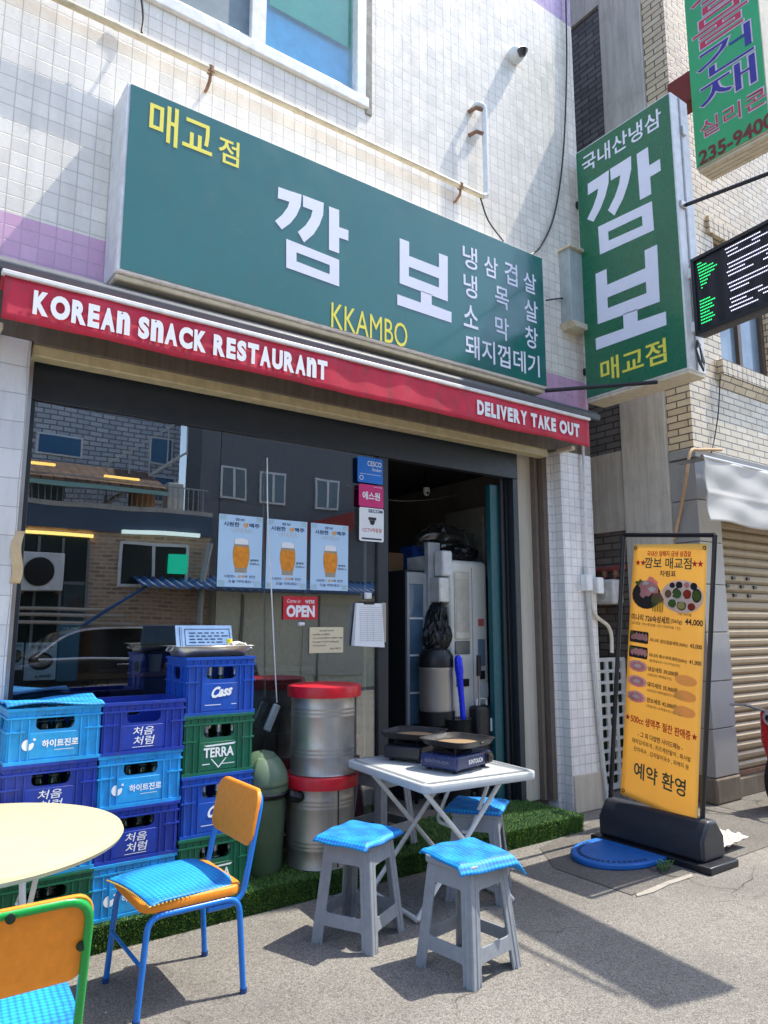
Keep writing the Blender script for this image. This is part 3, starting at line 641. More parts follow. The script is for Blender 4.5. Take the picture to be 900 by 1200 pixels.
for k in range(4):
    cl.tube([(5.17+.012*k, 2.965, 3.72-.01*k), (5.12, 2.955, 3.64), (5.14+.02*k, 2.95, 3.53-.02*k), (5.2+.01*k, 2.955, 3.55), (5.2, 2.965, 3.66), (5.16, 2.965, 3.72)], .007, 6)
tag(cl.build('cable_coil', BLACK), 'coil of black cable hanging below the LED board hinge', 'cable')

XG = 5.95
ns = thing('projecting_sign', 'faded green neighbouring sign with red and blue Korean lettering and a phone number', 'sign', (XG+.1, 2.9, 5.6))
NG = M('faded_green_face', (62, 172, 112), .4, var=.08, vs=2, dirt=.12)
yi = at(816, 201, 0, XG).y; zb = at(816, 201, 0, XG).z+.02
MB().box(XG+.006, XG+.26, yi-.68, yi, zb, zb+2.6).build('sign_casing', ALUC, ns, True, bevel=.006)
MB().box(XG, XG+.0055, yi-.675, yi-.005, zb+.01, zb+2.59).build('sign_face', NG, ns, True)
q = MB()
for k in range(4): q.box(XG+.02+.06*k, XG+.072+.06*k, yi-.67, yi-.01, zb-.03, zb-.001)
q.build('slatted_underside', ALUC, ns, True, bevel=.004)
MB().box(XG+.02, XG+.2, yi+.001, 3.55, zb+.75, zb+1.05).build('wall_bracket', M('red_oxide', (120, 48, 40), .7, dirt=.4), ns, True)
PG = Plane((XG, 0, 0), (0, -1, 0), (0, 0, 1))
def gx(px, py): q_ = at(px, py, 0, XG); return (-q_.y, q_.z)
L1, L2, L3, L4 = MB(), MB(), MB(), MB()
def two(body, x0, x1, z0, z1, m1, out=.035):
    write(L3, PG, body, x0-.012, z0-.012, x1+.012, z1+.012, .022, .002, mark=True); write(m1, PG, body, x0, z0, x1, z1, .0, .004)
a, c = gx(820, 120), gx(884, 90); u0, u1 = a[0], c[0]
two('재', u0, u1+.02, gx(853, 115)[1], gx(853, 81)[1], L2); two('건', u0-.0, u1+.02, gx(853, 77)[1], gx(853, 41)[1], L2)
two('물', u0-.02, u1, gx(853, 37)[1], gx(853, 2)[1], L1); two('철', u0-.02, u1, gx(853, -2)[1], gx(853, -40)[1], L1)
two('실리콘', gx(821, 150)[0], gx(899, 120)[0], gx(858, 143)[1], gx(858, 123)[1], L1)
write(L4, PG, '235-9400', gx(819, 185)[0], gx(862, 172)[1], gx(908, 150)[0], gx(862, 154)[1], .03, .003)
L3.build('lettering_outline', M('sign_outline_pale', (214, 196, 214), .5), ns, True, smooth=0); L1.build('red_lettering', M('sign_red_faded', (196, 62, 84), .5, var=.1), ns, True, smooth=0)
L2.build('blue_lettering', M('sign_blue_faded', (62, 60, 150), .5, var=.1), ns, True, smooth=0); L4.build('phone_number', M('sign_maroon', (120, 52, 44), .5), ns, True, smooth=0)

# ------------------------------------------------------------------ neighbouring building across the alley
XS, YN = 6.0, 3.55
nb = thing('brick_building', 'neighbouring building of cream brick, dark brick and stained concrete across the alley', 'building', (8, YN, 0))
q = MB(); q.box(XS, XS+.3, YN, 3.80, 3.09, 8.3); q.box(XS+.3, 13, YN, YN+.3, 3.09, 4.05); q.box(XS+.38, 13, YN, YN+.3, 2.52, 3.0); q.box(XS+.3, 6.6, YN, YN+.3, 4.05, 8.3); q.box(6.6, 7.6, YN, YN+.3, 5.35, 8.3); q.box(7.6, 13, YN, YN+.3, 4.05, 8.3)
q.build('cream_brick_wall', CREAM, nb, True)
MB().box(XS-.03, XS+.4, 3.802, 4.30, 0, 10).build('concrete_pier', CONC, nb, True, bevel=.01)
MB().box(XS+.02, XS+.4, 4.302, 9, 3.22, 8.25).build('dark_brick_wall', DKBRICK, nb, True)
MB().box(XS+.0, XS+.4, 4.302, 9, 2.42, 3.218).build('concrete_band', CONC, nb, True)
MB().box(XS+.02, XS+.4, 4.302, 9, 0, 2.418).build('sooty_brick_wall', SOOT, nb, True)
MB().box(XS-.01, XS+.4, 4.302, 9, 8.252, 10.5).build('top_beam', CONC, nb, True)
MB().box(XS-.02, 13, YN-.02, 3.8, 3.005, 3.088).build('stone_string_course', GRANITE, nb, True, bevel=.006)
g = MB()
zs = [.22, .62, 1.02, 1.44, 1.86, 2.24, 2.62, 3.0]
for k in range(7): g.box(XS, XS+.37, YN, 3.80, zs[k]+.004, zs[k+1]-.004)
g.build('granite_pillar', GRANITE, nb, True, bevel=.004)
MB().box(XS+.01, XS+.36, YN+.012, 3.79, .2, 2.99).build('pillar_core', CONCD, nb, True)
MB().box(XS-.01, XS+.38, YN-.01, 3.8, 0, .217).build('pillar_base', CONCD, nb, True, bevel=.02)
MB().box(XS+.38, 13, YN+.04, YN+.3, 0, .16).build('shutter_sill', CONCD, nb, True, bevel=.01)
sh = MB()
def shz(v): return .22+v*2.25
n = int(2.25/.085)
prof = []
for k in range(n+1):
    z = .2+k*.085; prof += [(0, z), (-.018, z+.02), (-.02, z+.05), (-.004, z+.072), (.012, z+.08)]
for i in range(len(prof)-1):
    (a0, z0), (a1, z1) = prof[i], prof[i+1]
    sh.add([(6.372, YN+.13+a0, z0), (9.6, YN+.13+a0, z0), (9.6, YN+.13+a1, z1), (6.372, YN+.13+a1, z1)], [(0, 1, 2, 3)])
shut = sh.build('roller_shutter', SHUT, nb, True, smooth=60)
vs_ = MB()
for (a_, b_) in ((0, 1.93), (.24, 1.93), (.5, 1.93), (.12, 1.85), (.38, 1.85), (.62, 1.85), (.0, 1.765), (.24, 1.765), (.5, 1.765)): vs_.mark(); vs_.box(6.44+a_, 6.49+a_, YN+.095, YN+.12, b_, b_+.03)
vs_.build('vent_slot', BLACK, shut, True)
MB().box(6.372, 9.6, YN+.09, YN+.16, .165, .2).build('shutter_bottom_rail', RUST, shut, True)
nwf = MB()
for x0, x1, z0, z1 in ((6.6, 6.66, 4.05, 5.35), (7.54, 7.6, 4.05, 5.35), (7.06, 7.12, 4.05, 5.35), (6.66, 7.06, 4.05, 4.12), (7.12, 7.54, 4.05, 4.12), (6.66, 7.06, 5.28, 5.35), (7.12, 7.54, 5.28, 5.35)): nwf.box(x0, x1, YN+.06, YN+.14, z0, z1)
nw = nwf.build('window', M('brown_window_frame', (90, 76, 64), .5), nb, True)
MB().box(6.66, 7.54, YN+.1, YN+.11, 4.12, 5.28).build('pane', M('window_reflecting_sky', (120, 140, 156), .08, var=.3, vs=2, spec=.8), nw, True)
q = MB()
for k in range(14): q.box(6.5+.088*k, 6.583+.088*k, YN-.06, YN+.0, 3.88, 4.03)
q.build('brick_sill', CREAM, nb, True, bevel=.004); q = MB()
for k in range(14): q.box(6.5+.088*k, 6.583+.088*k, YN-.03, YN+.0, 5.36, 5.54)
q.build('brick_lintel', CREAM, nb, True, bevel=.004)
MB().prism([(0, 0), (0, -.0), (-.05, .12), (0, .12)], (6.5, YN, 3.755), (0, 1, 0), (0, 0, 1), (1.23, 0, 0)).build('sill_corbel', CREAM, nb, True)

# white canvas over the shutter
CANV = cloth('white_canvas', (222, 220, 214), .3)
c0, c1 = at(827, 540, 1, 3.3), at(827, 610, 1, 3.3)
cv = MB().sheet(lambda u, v: (c0.x-.02+3.2*u, 3.30+.018*math.sin(v*4+u*7)*v+.006*math.sin(u*31+v*9)+.004*math.sin(u*17-v*14)-(.006 if abs(v-.55) < .04 else 0), c0.z+.03-(c0.z-c1.z+.03)*v+.012*math.sin(u*19)*v), 160, 28)
aw2 = thing('canvas_awning', 'white canvas sheet hanging over the neighbour\'s closed shutter', 'awning', (7.4, 3.4, 2.4))
cv.build('canvas', CANV, aw2, True, solid=.003)
MB().tube([(c0.x-.03, 3.315, c0.z+.035), (c0.x+3.2, 3.315, c0.z+.035)], .02, 8).build('canvas_rail', STEEL, aw2, True)
q = MB(); q.box(c0.x, c0.x+.03, 3.32, YN, c0.z+.01, c0.z+.04); q.box(c0.x+3.1, c0.x+3.13, 3.32, YN, c0.z+.01, c0.z+.04); q.build('rail_arm', STEEL, aw2, True)
# alley: gas pipe, meter, lattice gate, back wall
gp = thing('gas_pipe', 'rusty red gas pipe on the sooty wall above the white meter', 'pipe', (XS, 4.7, 1.95))
q = MB(); q.tube([(XS-.03, 5.6, 2.0), (XS-.03, 4.31, 2.06)], .028, 10); q.tube([(XS-.03, 4.56, 2.05), (XS-.06, 4.56, 1.93)], .018, 8); q.tube([(XS-.03, 4.43, 2.05), (XS-.06, 4.43, 1.93)], .018, 8); q.build('pipe', M('red_oxide_pipe', (140, 74, 72), .6, dirt=.35), gp, True)
for yy in (4.56, 4.43): MB().lathe([(.027, -.03), (.03, 0), (.027, .03)], (XS-.035, yy, 2.0), 12).build('pipe_union', RUST, gp, True)
gm = thing('gas_meter', 'white gas meter hanging on the sooty alley wall', 'meter', (XS-.08, 4.63, 1.7))
MB().box(XS-.17, XS-.01, 4.36, 4.62, 1.70, 1.94).build('meter_body', WHITEP, gm, True, bevel=.03, seg=3)
q = MB(); q.lathe([(.05, 0), (.05, .02), (0, .025)], (0, 0, 0), 20).xf(Matrix.Translation((XS-.17, 4.49, 1.80)) @ Matrix.Rotation(R(-90), 4, 'Y')); q.build('dial', M('meter_dial', (206, 210, 206), .3), gm, True)
gt = thing('lattice_gate', 'white plastic lattice gate closing the narrow alley', 'gate', (5.6, 4.4, 0))
loops = [rrect(0, 0, .78, 1.18, .02)]
for i in range(6):
    for j in range(11): loops.append(rrect(.035+.122*i, .05+.102*j, .115+.122*i, .125+.102*j, .012, 2)[::-1])
v, f = plate(loops, .02); g = MB(); g.add([(5.21+a, 4.4+c, .02+b_) for a, b_, c in v], f); g.build('lattice', WHITEP, gt, True, smooth=0)
MB().box(5.21, 5.99, 4.43, 4.435, .03, 1.15).build('backing_sheet', M('green_sheet', (30, 64, 50), .8), gt, True)
tag(MB().box(5.2, 6.02, 7.2, 7.3, 0, 5.).build('alley_wall', SOOT), 'dark wall closing the far end of the narrow alley', 'wall')
# pipes on the right pillar
pp = thing('pillar_conduit', 'white plastic conduit and junction box on the tiled pillar', 'conduit', (5.1, 4.05, 0))
X5 = lambda x, y, d=4.045: at(x, y, 1, d)
a, b_, c, d_ = X5(683, 520), X5(688, 660), X5(697, 690), X5(711, 938)
MB().tube([a, b_, X5(690, 700)], .012, 8).build('upper_conduit', WHITEP, pp, True)
MB().tube([X5(686, 664), X5(694, 760), X5(703, 860), d_, d_+Vector((.02, -.01, -.03))], .020, 8).build('lower_pipe', M('greyish_pvc', (196, 198, 196), .5, dirt=.2), pp, True)
q = MB(); q.box(X5(685, 670).x-.03, X5(685, 670).x+.05, 4.0, 4.07, 1.79, 1.93); q.box(X5(697, 675).x-.03, X5(697, 675).x+.05, 3.99, 4.07, 1.77, 1.91); q.build('junction_box', WHITEP, pp, True, bevel=.008)
MB().tube(fillet([X5(693, 690), X5(694, 716), X5(700, 724), X5(713, 733), X5(717, 745), X5(717, 765)], .05), .016, 8).build('flexible_elbow', M('ivory_conduit', (214, 208, 194), .5), pp, True)
q = MB().tube(smooth_path([at(845, 527, 1, 3.5), at(820, 527, 1, 3.5), at(809, 530, 1, 3.5), at(804, 560, 1, 3.53), at(797, 600, 0, XS-.05), at(790, 632, 0, XS-.06)]), .014, 8); tag(q.build('flexible_hose', M('tan_hose', (196, 160, 120), .6)), 'tan hose hooked over the corner of the granite pillar', 'hose')
cable('cable', [at(844, 440, 1, 3.5), at(842, 480, 1, 3.52), at(838, 510, 1, 3.53), at(834, 530, 1, 3.5)], .006, 'thin black cable running down the cream brick wall')

# ------------------------------------------------------------------ menu stand
st = thing('menu_stand', 'yellow banner menu on a black frame with a heavy water filled base', 'menu stand', (4.48, 3.07, 0))
xs0, xs1 = 4.36, 4.62
MB().prism([(-.03, .0), (.29, .0), (.29, .045), (-.03, .045)], (4.35, 2.63, 0), (1, 0, 0), (0, 0, 1), (0, .90, 0)).build('base_plate', BLACKM, st, True, bevel=.008)
MB().prism([(0, 0), (.25, 0), (.25, .13), (.17, .235), (.08, .235), (0, .13)], (4.365, 2.70, .046), (1, 0, 0), (0, 0, 1), (0, .79, 0)).build('water_tank', M('tank_dark_grey', (44, 47, 54), .42, bump=.06), st, True, bevel=.02, seg=3)
TL, TR, BL, BRr = at(731, 627, 0, 4.5), at(838, 627, 0, 4.5), at(716, 940, 0, 4.5), at(821, 1008, 0, 4.5)
q = MB(); q.tube([BL-Vector((0, -.02, .12)), TL], .016, 8); q.tube([BRr, TR], .016, 8); q.tube([TL, TR], .016, 8); q.tube([BL, BRr+(TR-BRr)*.03], .016, 8); q.build('frame', BLACKM, st, True)
q = MB(); q.box(4.42, 4.49, 2.74, 2.86, .045, .20); q.build('post_bracket', BLACKM, st, True, bevel=.006)
ba, bb, bc, bd = at(743, 638, 0, 4.465), at(829, 637, 0, 4.465), at(727, 930, 0, 4.465), at(817, 970, 0, 4.465)   # TL TR BL BR
bw, bh = ((bb-ba).length+(bd-bc).length)/2, ((ba-bc).length+(bb-bd).length)/2
MB().sheet(lambda u, v: bc*(1-u)*(1-v)+bd*u*(1-v)+ba*(1-u)*v+bb*u*v+Vector((.006*math.sin(v*7+u*3)*.6, 0, 0)), 12, 40).build('banner', BANNER, st, True, solid=.002)
class Bil:
    """banner surface: normalised coords (0..1, 0..1 from the bottom) to the slightly wavy sheet"""
    n = Vector((-1, 0, 0))
    def p(s, u, v, d=0.):
        v = max(-.05, min(1.05, v)); return bc*(1-u)*(1-v)+bd*u*(1-v)+ba*(1-u)*v+bb*u*v+Vector((.006*math.sin(v*7+u*3)*.6-d-.001, 0, 0))
BN = Bil(); G_, Rr, D_, Y_ = MB(), MB(), MB(), MB()
write(Rr, BN, '국내산 암퇘지 급냉 삼겹살', .2, .952, .80, .974, .02)
write(G_, BN, '깜보 매교점', .17, .905, .81, .948, .015)
for k in (.075, .15, .85, .925): shape(Rr, BN, [[(k+(a*.042), .926+b*.0145) for a, b in star(0, 0, 1)]])
write(D_, BN, '차림표', .39, .875, .61, .898, .02)
write(D_, BN, '기본 상차림', .65, .733, .83, .744, .01)
write(D_, BN, '미나리 726숙성세트', .03, .695, .56, .722, .025); write(D_, BN, '(560g)', .57, .698, .72, .716, .01); write(D_, BN, '44,000', .755, .698, .98, .724, .03)
write(D_, BN, '(오겹살 1인+항정살 1인+가브리살 1인)', .04, .677, .7, .69, .008)
for k, (a_, p_, s_) in enumerate((('미나리 생오겹살세트(560g)', '43,000', ''), ('미나리 특수부위세트(560g)', '41,000', '(항정살2인+가브리살2인)'))):
    v = .617-.058*k; write(D_, BN, a_, .31, v, .80, v+.017, .02); write(D_, BN, p_, .83, v, .98, v+.018, .02)
    if s_: write(D_, BN, s_, .31, v-.018, .72, v-.006, .008)
for k, (a_, s_) in enumerate((('냉삼세트 39,000원', '(냉삼2인+특목살1인)'), ('돼지세트 35,900원', '(냉삼2인+돼지껍데기+계란찜)'), ('깜보세트 42,000원', '(냉삼2인+소막창1인+계란찜)'))):
    v = .505-.06*k; write(D_, BN, a_, .30, v, .70, v+.02, .022); write(D_, BN, s_, .30, v-.019, .62+.14*(k > 0), v-.006, .008)
write(Rr, BN, '500cc 생맥주 절찬 판매중', .09, .292, .89, .325, .02)
for k in (.045, .935): shape(Rr, BN, [[(k+a*.04, .308+b*.0135) for a, b in star(0, 0, 1)]])
write(D_, BN, '- 그 외 다양한 사이드메뉴 -', .2, .245, .8, .266, .02); write(D_, BN, '돼지김치찌개 , 치즈계란말이 , 묵사발', .12, .215, .9, .234, .012); write(D_, BN, '잔치국수 , 김치말이국수 , 파케지 등', .15, .185, .88, .204, .012)
write(G_, BN, '예약 환영', .17, .085, .85, .148, .016)
G_.build('green_lettering', GINK, st, True, smooth=0); Rr.build('red_lettering', RINK, st, True, smooth=0); D_.build('dark_lettering', DINK, st, True, smooth=0)
# food pictures printed on the banner
FP = {k: cloth('food_'+k, c, .42, v) for k, c, v in (('plate', (44, 46, 50), .2), ('meat', (228, 158, 152), .3), ('white', (226, 222, 216), .1), ('leaf', (92, 118, 50), .4), ('kimchi', (176, 60, 40), .3), ('mush', (132, 100, 76), .3), ('pickle', (206, 190, 110), .2), ('metal', (214, 214, 212), .15), ('bread', (244, 196, 112), .08))}
im = {k: MB() for k in FP}
def flush():
    for k, mb in im.items():
        if mb.v: mb.build('printed_food_picture', FP[k], st, True, smooth=0); im[k] = MB()
def bl(k, cx, cy, rx, ry, d=.002, n=18, wob=0.): im[k].__class__; shape(im[k], BN, [[(cx+(rx*(1+wob*math.sin(3*a+cx*40)))*math.cos(a), cy+(ry*(1+wob*math.sin(5*a+cy*60)))*math.sin(a)) for a in [2*PI*j/n for j in range(n)]]], d)
bl('plate', .22, .80, .2, .056); bl('meat', .27, .835, .13, .032, .0032, wob=.25); bl('meat', .2, .81, .08, .02, .0036, wob=.3); bl('white', .3, .822, .05, .01, .0042, wob=.3); bl('white', .2, .846, .04, .008, .0042, wob=.3); bl('mush', .37, .79, .08, .025, .0032, wob=.15); bl('leaf', .12, .845, .05, .012, .0032, wob=.4)
for k in range(7): shape(im['leaf'], BN, [[(.3+.025*k, .79), (.315+.025*k, .79), (.33+.022*k, .74-.004*(k % 3)), (.32+.022*k, .738)]], .0045)
flush()
bl('metal', .70, .803, .28, .062)
for k, (x, y, rx, ry, c) in enumerate(((.57, .843, .04, .012, 'plate'), (.66, .845, .04, .012, 'plate'), (.76, .846, .04, .012, 'meat'), (.85, .843, .04, .012, 'plate'), (.52, .81, .05, .018, 'mush'), (.64, .812, .06, .02, 'leaf'), (.77, .813, .06, .02, 'kimchi'), (.89, .81, .055, .022, 'leaf'), (.58, .775, .06, .018, 'leaf'), (.7, .77, .055, .016, 'pickle'), (.83, .768, .055, .016, 'kimchi'))):
    bl('plate' if k % 2 else 'white', x, y, rx*1.12, ry*1.15, .003); bl(c, x, y, rx*.9, ry*.88, .0042, wob=.04)
flush()
for k in range(2):
    v = .632-.06*k; shape(im['plate'], BN, [rrect(.02, v-.024, .285, v+.022, .012, 2)], .002)
    for j in range(5): bl('meat', .07+.045*j, v+.002*(j % 2), .03, .014, .003+.0003*j, wob=.2)
    bl('leaf', .05, v+.012, .03, .008, .005, wob=.3); flush()
for k in range(3):
    v = .517-.06*k; bl('meat', .155, v, .135, .0225); bl('white', .155, v+.001, .125, .0195, .0032)
    for j in range(9): a_ = 2*PI*j/9; bl('meat', .155+.08*math.cos(a_), v+.012*math.sin(a_), .03, .006, .0045+.0002*j)
    bl('white', .16, v+.003, .035, .006, .007)
    bl('bread', .80, v-.018+.004*k, .14, .02, .0025); flush()
for k, mb in im.items():
    if mb.v: mb.build('printed_food_picture', FP[k], st, True, smooth=0)
q = MB()
for u_, v_ in ((.03, .985), (.97, .985), (.04, .018), (.95, .018)):
    p = BN.p(u_, v_, .003); q.tube([p+Vector((0, .011*math.cos(a), .011*math.sin(a))) for a in [2*PI*j/10 for j in range(10)]], .003, 5, closed=True)
q.build('eyelet', BLACK, st, True)
# manhole lid, weeds, egg tray
lid = thing('manhole_lid', 'blue half round plastic lid lying on the asphalt darkened as shade', 'lid', (4.0, 3.1, 0))
LB = M('lid_blue', (24, 104, 186), .5, var=.1, vs=9, dirt=.15, bump=.1)
pts = [(4.32, 2.93), (4.32, 3.44)]; arc = []
for k in range(25): a_ = R(90-180*k/24); arc.append((4.20+.0-.36*math.cos(R(-90+180*k/24))*1.0, 3.2+.27*math.sin(R(90-180*k/24))))
poly = [(4.345, 3.47), ]+arc+[(4.345, 2.93)]
MB().prism(poly, (0, 0, .004), (1, 0, 0), (0, 1, 0), (0, 0, .035)).build('lid_plate', LB, lid, True, bevel=.01, seg=3)
q = MB()
for k in range(1, 24, 1):
    a_ = R(90-180*k/24); cx, cy = 4.20-.30*math.cos(a_+PI*0)*1., 0
    x_ = 4.20-.30*math.sin(R(180*k/24)); y_ = 3.2+.225*math.cos(R(180*k/24)); tn = Vector((-.30*math.cos(R(180*k/24)), -.225*math.sin(R(180*k/24)), 0)).normalized(); nr = Vector((-tn.y, tn.x, 0))
    q.obox(Vector((x_, y_, .0385))-tn*.010-nr*.012, tn*.02, nr*.024, Vector((0, 0, .004)))
q.build('grip_stud', M('lid_dark_stud', (16, 62, 112), .6), lid, True)
q = MB(); random.seed(3)
for k in range(60):
    a_ = random.uniform(0, 2*PI); h = random.uniform(.01, .06); r_ = random.uniform(.005, .06); c_ = Vector((4.17+r_*math.cos(a_), 2.845+r_*math.sin(a_)*.6, h)); t_ = Vector((math.cos(a_), math.sin(a_), .4))*.018; s_ = Vector((-math.sin(a_), math.cos(a_), 0))*.011
    q.add([c_, c_+t_*.5+s_, c_+t_, c_+t_*.5-s_], [(0, 1, 2, 3)]); 
    if k % 4 == 0: q.tube([(4.17, 2.845, .0), tuple(c_)], .0012, 4)
q.keepn = True
tag(q.build('weed', M('weed_leaf', (66, 120, 50), .5, var=.3), smooth=0), 'small green weed growing at the corner of the blue lid', 'weed')
et = MB(); n_ = 8
def eggz(u, v): return .05+.022*math.sin(u*PI*8)*math.sin(v*PI*8)
et.sheet(lambda u, v: (4.68+.40*u, 2.80+.30*v, eggz(u, v)+.02*u), 64, 64)
tag(et.build('egg_tray', M('egg_tray_pulp', (226, 214, 208), .8, bump=.2), solid=.003), 'pale pulp egg tray lying on the ground behind the menu stand', 'egg tray')
# ------------------------------------------------------------------ bottle crates
PI2 = Plane((0, 0, 0), (1, 0, 0), (0, 0, 1))
def crate_body(w, d, h, slot=(.17, .065)):
    """moulded bottle crate: front is -y, origin centre of base"""
    q = MB(); sw, shh = slot; zc = h*.72; t = .012
    def wall(W, o, a, sl):
        loops = [[(-W/2, 0), (W/2, 0), (W/2, h), (-W/2, h)], rrect(-sl/2, zc-shh/2, sl/2, zc+shh/2, shh*.42)[::-1]]
        v, f = plate(loops, t); n_ = Vector(a).cross((0, 0, 1)); q.add([Vector(o)+Vector(a)*p[0]+Vector((0, 0, 1))*p[1]+n_*p[2] for p in v], f)
    wall(w, (0, -d/2+t/2, 0), (1, 0, 0), sw); wall(w, (0, d/2-t/2, 0), (1, 0, 0), sw)
    wall(d-2*t, (-w/2+t/2, 0, 0), (0, 1, 0), .11); wall(d-2*t, (w/2-t/2, 0, 0), (0, 1, 0), .11)
    q.box(-w/2+t, w/2-t, -d/2+t, d/2-t, .0, .012)
    e = .008
    for z0, th in ((h-.014, .014), (h-.048, .008), (h*.56, .008), (.0, .016)):   # hoops
        for (x0, x1, y0, y1) in ((-w/2-e, w/2+e, -d/2-e, -d/2-.0002), (-w/2-e, w/2+e, d/2+.0002, d/2+e), (-w/2-e, -w/2-.0002, -d/2, d/2), (w/2+.0002, w/2+e, -d/2, d/2)):
            if z0 > .02 and z0 < h*.6 and y0 < -d/2 and y1 < 0:   # front mid hoop stops at the logo panel
                q.box(x0, x0+w*.2, y0, y1, z0, z0+th); q.box(x1-w*.2, x1, y0, y1, z0, z0+th)
            else: q.box(x0, x1, y0, y1, z0, z0+th)
    for fx in (-.47, -.36, -.28, .28, .36, .47):       # upright ribs, front and back
        for y0, y1 in ((-d/2-e*.9, -d/2-.0003), (d/2+.0003, d/2+e*.9)): q.box(fx*w-.003, fx*w+.003, y0, y1, .0161, h-.0485)
    for fx in [-.4+.1*k for k in range(9)]: q.box(fx*w-.002, fx*w+.002, -d/2-e*.8, -d/2-.0004, h-.0395, h-.0145)
    for fy in (-.44, -.3, .3, .44, 0):
        for x0, x1 in ((-w/2-e*.9, -w/2-.0003), (w/2+.0003, w/2+e*.9)): q.box(x0, x1, fy*d-.003, fy*d+.003, .0161 if abs(fy) > .1 else .02, h*.55 if abs(fy) < .1 else h-.0485)
    return q
GLY = (0, 0)
def logo_jinro(L, P):
    write(L, P, '하이트진로', -.055, .068, .105, .103, .03); L.mark()
    shape(L, P, [[(-.115+.026*math.cos(R(a)), .085+.026*math.sin(R(a))) for a in range(100, 400, 20)]+[(-.098, .094), (-.106, .088), (-.116, .094), (-.112, .104)]], .002)
    shape(L, P, [disc(-.088, .108, .006)], .002); L.mark(); rectink(L, P, .0, .054, .085, .0565, .002)
def logo_chum(L, P):
    write(L, P, '처음', -.055, .087, .05, .128, .01, shear=.15); write(L, P, '처럼', -.05, .040, .055, .082, .01, shear=.15); L.mark(); rectink(L, P, -.055, .030, .05, .0325, .002)
def logo_cass(L, P): write(L, P, 'Cass', -.055, .085, .065, .142, .045, shear=.35, slope=.12); L.mark(); rectink(L, P, -.09, .05, .0, .0535, .002); L.mark(); rectink(L, P, .06, .05, .09, .0535, .002)
def logo_terra(L, P):
    write(L, P, 'TERRA', -.085, .085, .085, .135, .03); 
    L.mark(); shape(L, P, [[(-.085, .148), (.095, .154), (.085, .145), (-.07, .141)]]); shape(L, P, [[(-.045, .078), (.0, .028), (.045, .078), (.038, .078), (0, .037), (-.038, .078)]])
    L.mark(); rectink(L, P, -.09, .05, -.05, .055, .002); L.mark(); rectink(L, P, .02, .047, .09, .0505, .002)
def proto_crate(kind, mat, w, d, h, logo, label, group):
    t = thing(kind, label, 'crate', (0, 0, 0), 0, group)
    crate_body(w, d, h).build('crate_body', mat, t, smooth=30)
    MB().box(-w*.27, w*.27, -d/2-.0035, -d/2-.0003, .022, h*.54).build('logo_panel', mat, t, bevel=.0015)
    L = MB(); logo(L, Plane((0, -d/2-.0035, 0), (1, 0, 0), (0, 0, 1))); L.build('lettering', WINK, t, smooth=0); return t
GR = 'stacked beer and soju crates'
YC = 3.75; CW, CD, CH = .405, .33, .25; BW, BD, BH = .385, .31, .302; Z0 = .122
pl_ = proto_crate('bottle_crate', CRL, CW, CD, CH, logo_jinro, 'light blue crate covered by a blue mat, topmost of the left stack', GR)
pn_ = proto_crate('bottle_crate', CRN, CW, CD, CH, logo_chum, 'empty navy crate on top of the middle stack with its rim open', GR)
pb_ = proto_crate('bottle_crate', CRB, BW, BD, BH, logo_cass, 'royal blue crate under the metal tray, topmost of the tall right stack', GR)
pg_ = proto_crate('bottle_crate', CRG, BW, BD, BH, logo_terra, 'green crate second from the top of the tall right stack', GR)
pl_.location = (.79, YC+CD/2, Z0+3*CH); pn_.location = (1.205, YC+CD/2+.0, Z0+3*CH); pb_.location = (1.618, YC+BD/2+.02, Z0+3*BH); pg_.location = (1.612, YC+BD/2+.01, Z0+2*BH)
cr = [pl_, pn_, pb_, pg_]
for src, lab, x, y, k, h, rt in ((pn_, 'navy crate of the left stack, just behind the round table edge', .785, YC+CD/2, 2, CH, .01), (pl_, 'light blue crate low in the left stack, seen under the cream table', .79, YC+CD/2, 1, CH, -.01), (pg_, 'green crate at the foot of the left stack, under the cream table', .80, YC+BD/2-.01, 0, 0, 0),
      (pl_, 'light blue crate second from the top of the middle stack', 1.20, YC+CD/2+.004, 2, CH, .015), (pn_, 'navy crate third from the top of the middle stack, behind the blue chair', 1.196, YC+CD/2, 1, CH, -.01), (pl_, 'light blue crate at the foot of the middle stack beside the blue chair seat', 1.19, YC+CD/2-.004, 0, CH, .01),
      (pb_, 'royal blue crate of the right stack between two green crates', 1.61, YC+BD/2+.0, 1, BH, .01), (pg_, 'green crate at the foot of the right stack behind the blue chair', 1.605, YC+BD/2-.01, 0, BH, -.01)):
    c = rel(src, lab, GR, (x, y, Z0+k*h), rt)
    if src is pg_ and h == 0: c.location.z = Z0; c.scale = (1, 1, .82)
    cr.append(c)
# bottles seen through the handle holes
bp = thing('bottle', 'dark bottle necks seen through the handle hole of a stacked crate', 'bottle', (0, 0, 0), 0, 'bottles inside the crates')
MB().lathe([(0, 0), (.031, 0), (.033, .01), (.033, .125), (.028, .15), (.015, .18), (.0125, .215), (.0135, .228), (0, .229)], n=14).build('glass_body', BOTTLE, bp)
MB().lathe([(.0262, .158), (.0156, .170), (.0137, .20), (.0150, .229), (.0, .2305)], n=14).build('cap', SILVER, bp)
first = True
for c in cr:
    if c is pn_: continue
    w = CW if c['label'].startswith(('light', 'navy')) else BW; dz = .018
    for k, ox in enumerate((-.115, -.04, .035, .11)):
        for oy in (-.075,):
            loc = Vector(c.location)+Vector((ox+rng.uniform(-.006, .006), oy+rng.uniform(-.006, .006), dz if c.scale[2] == 1 else .016))
            if first: bp.location = loc; first = False
            else: rel(bp, bp['label'], bp['group'], loc, rng.uniform(0, 6))
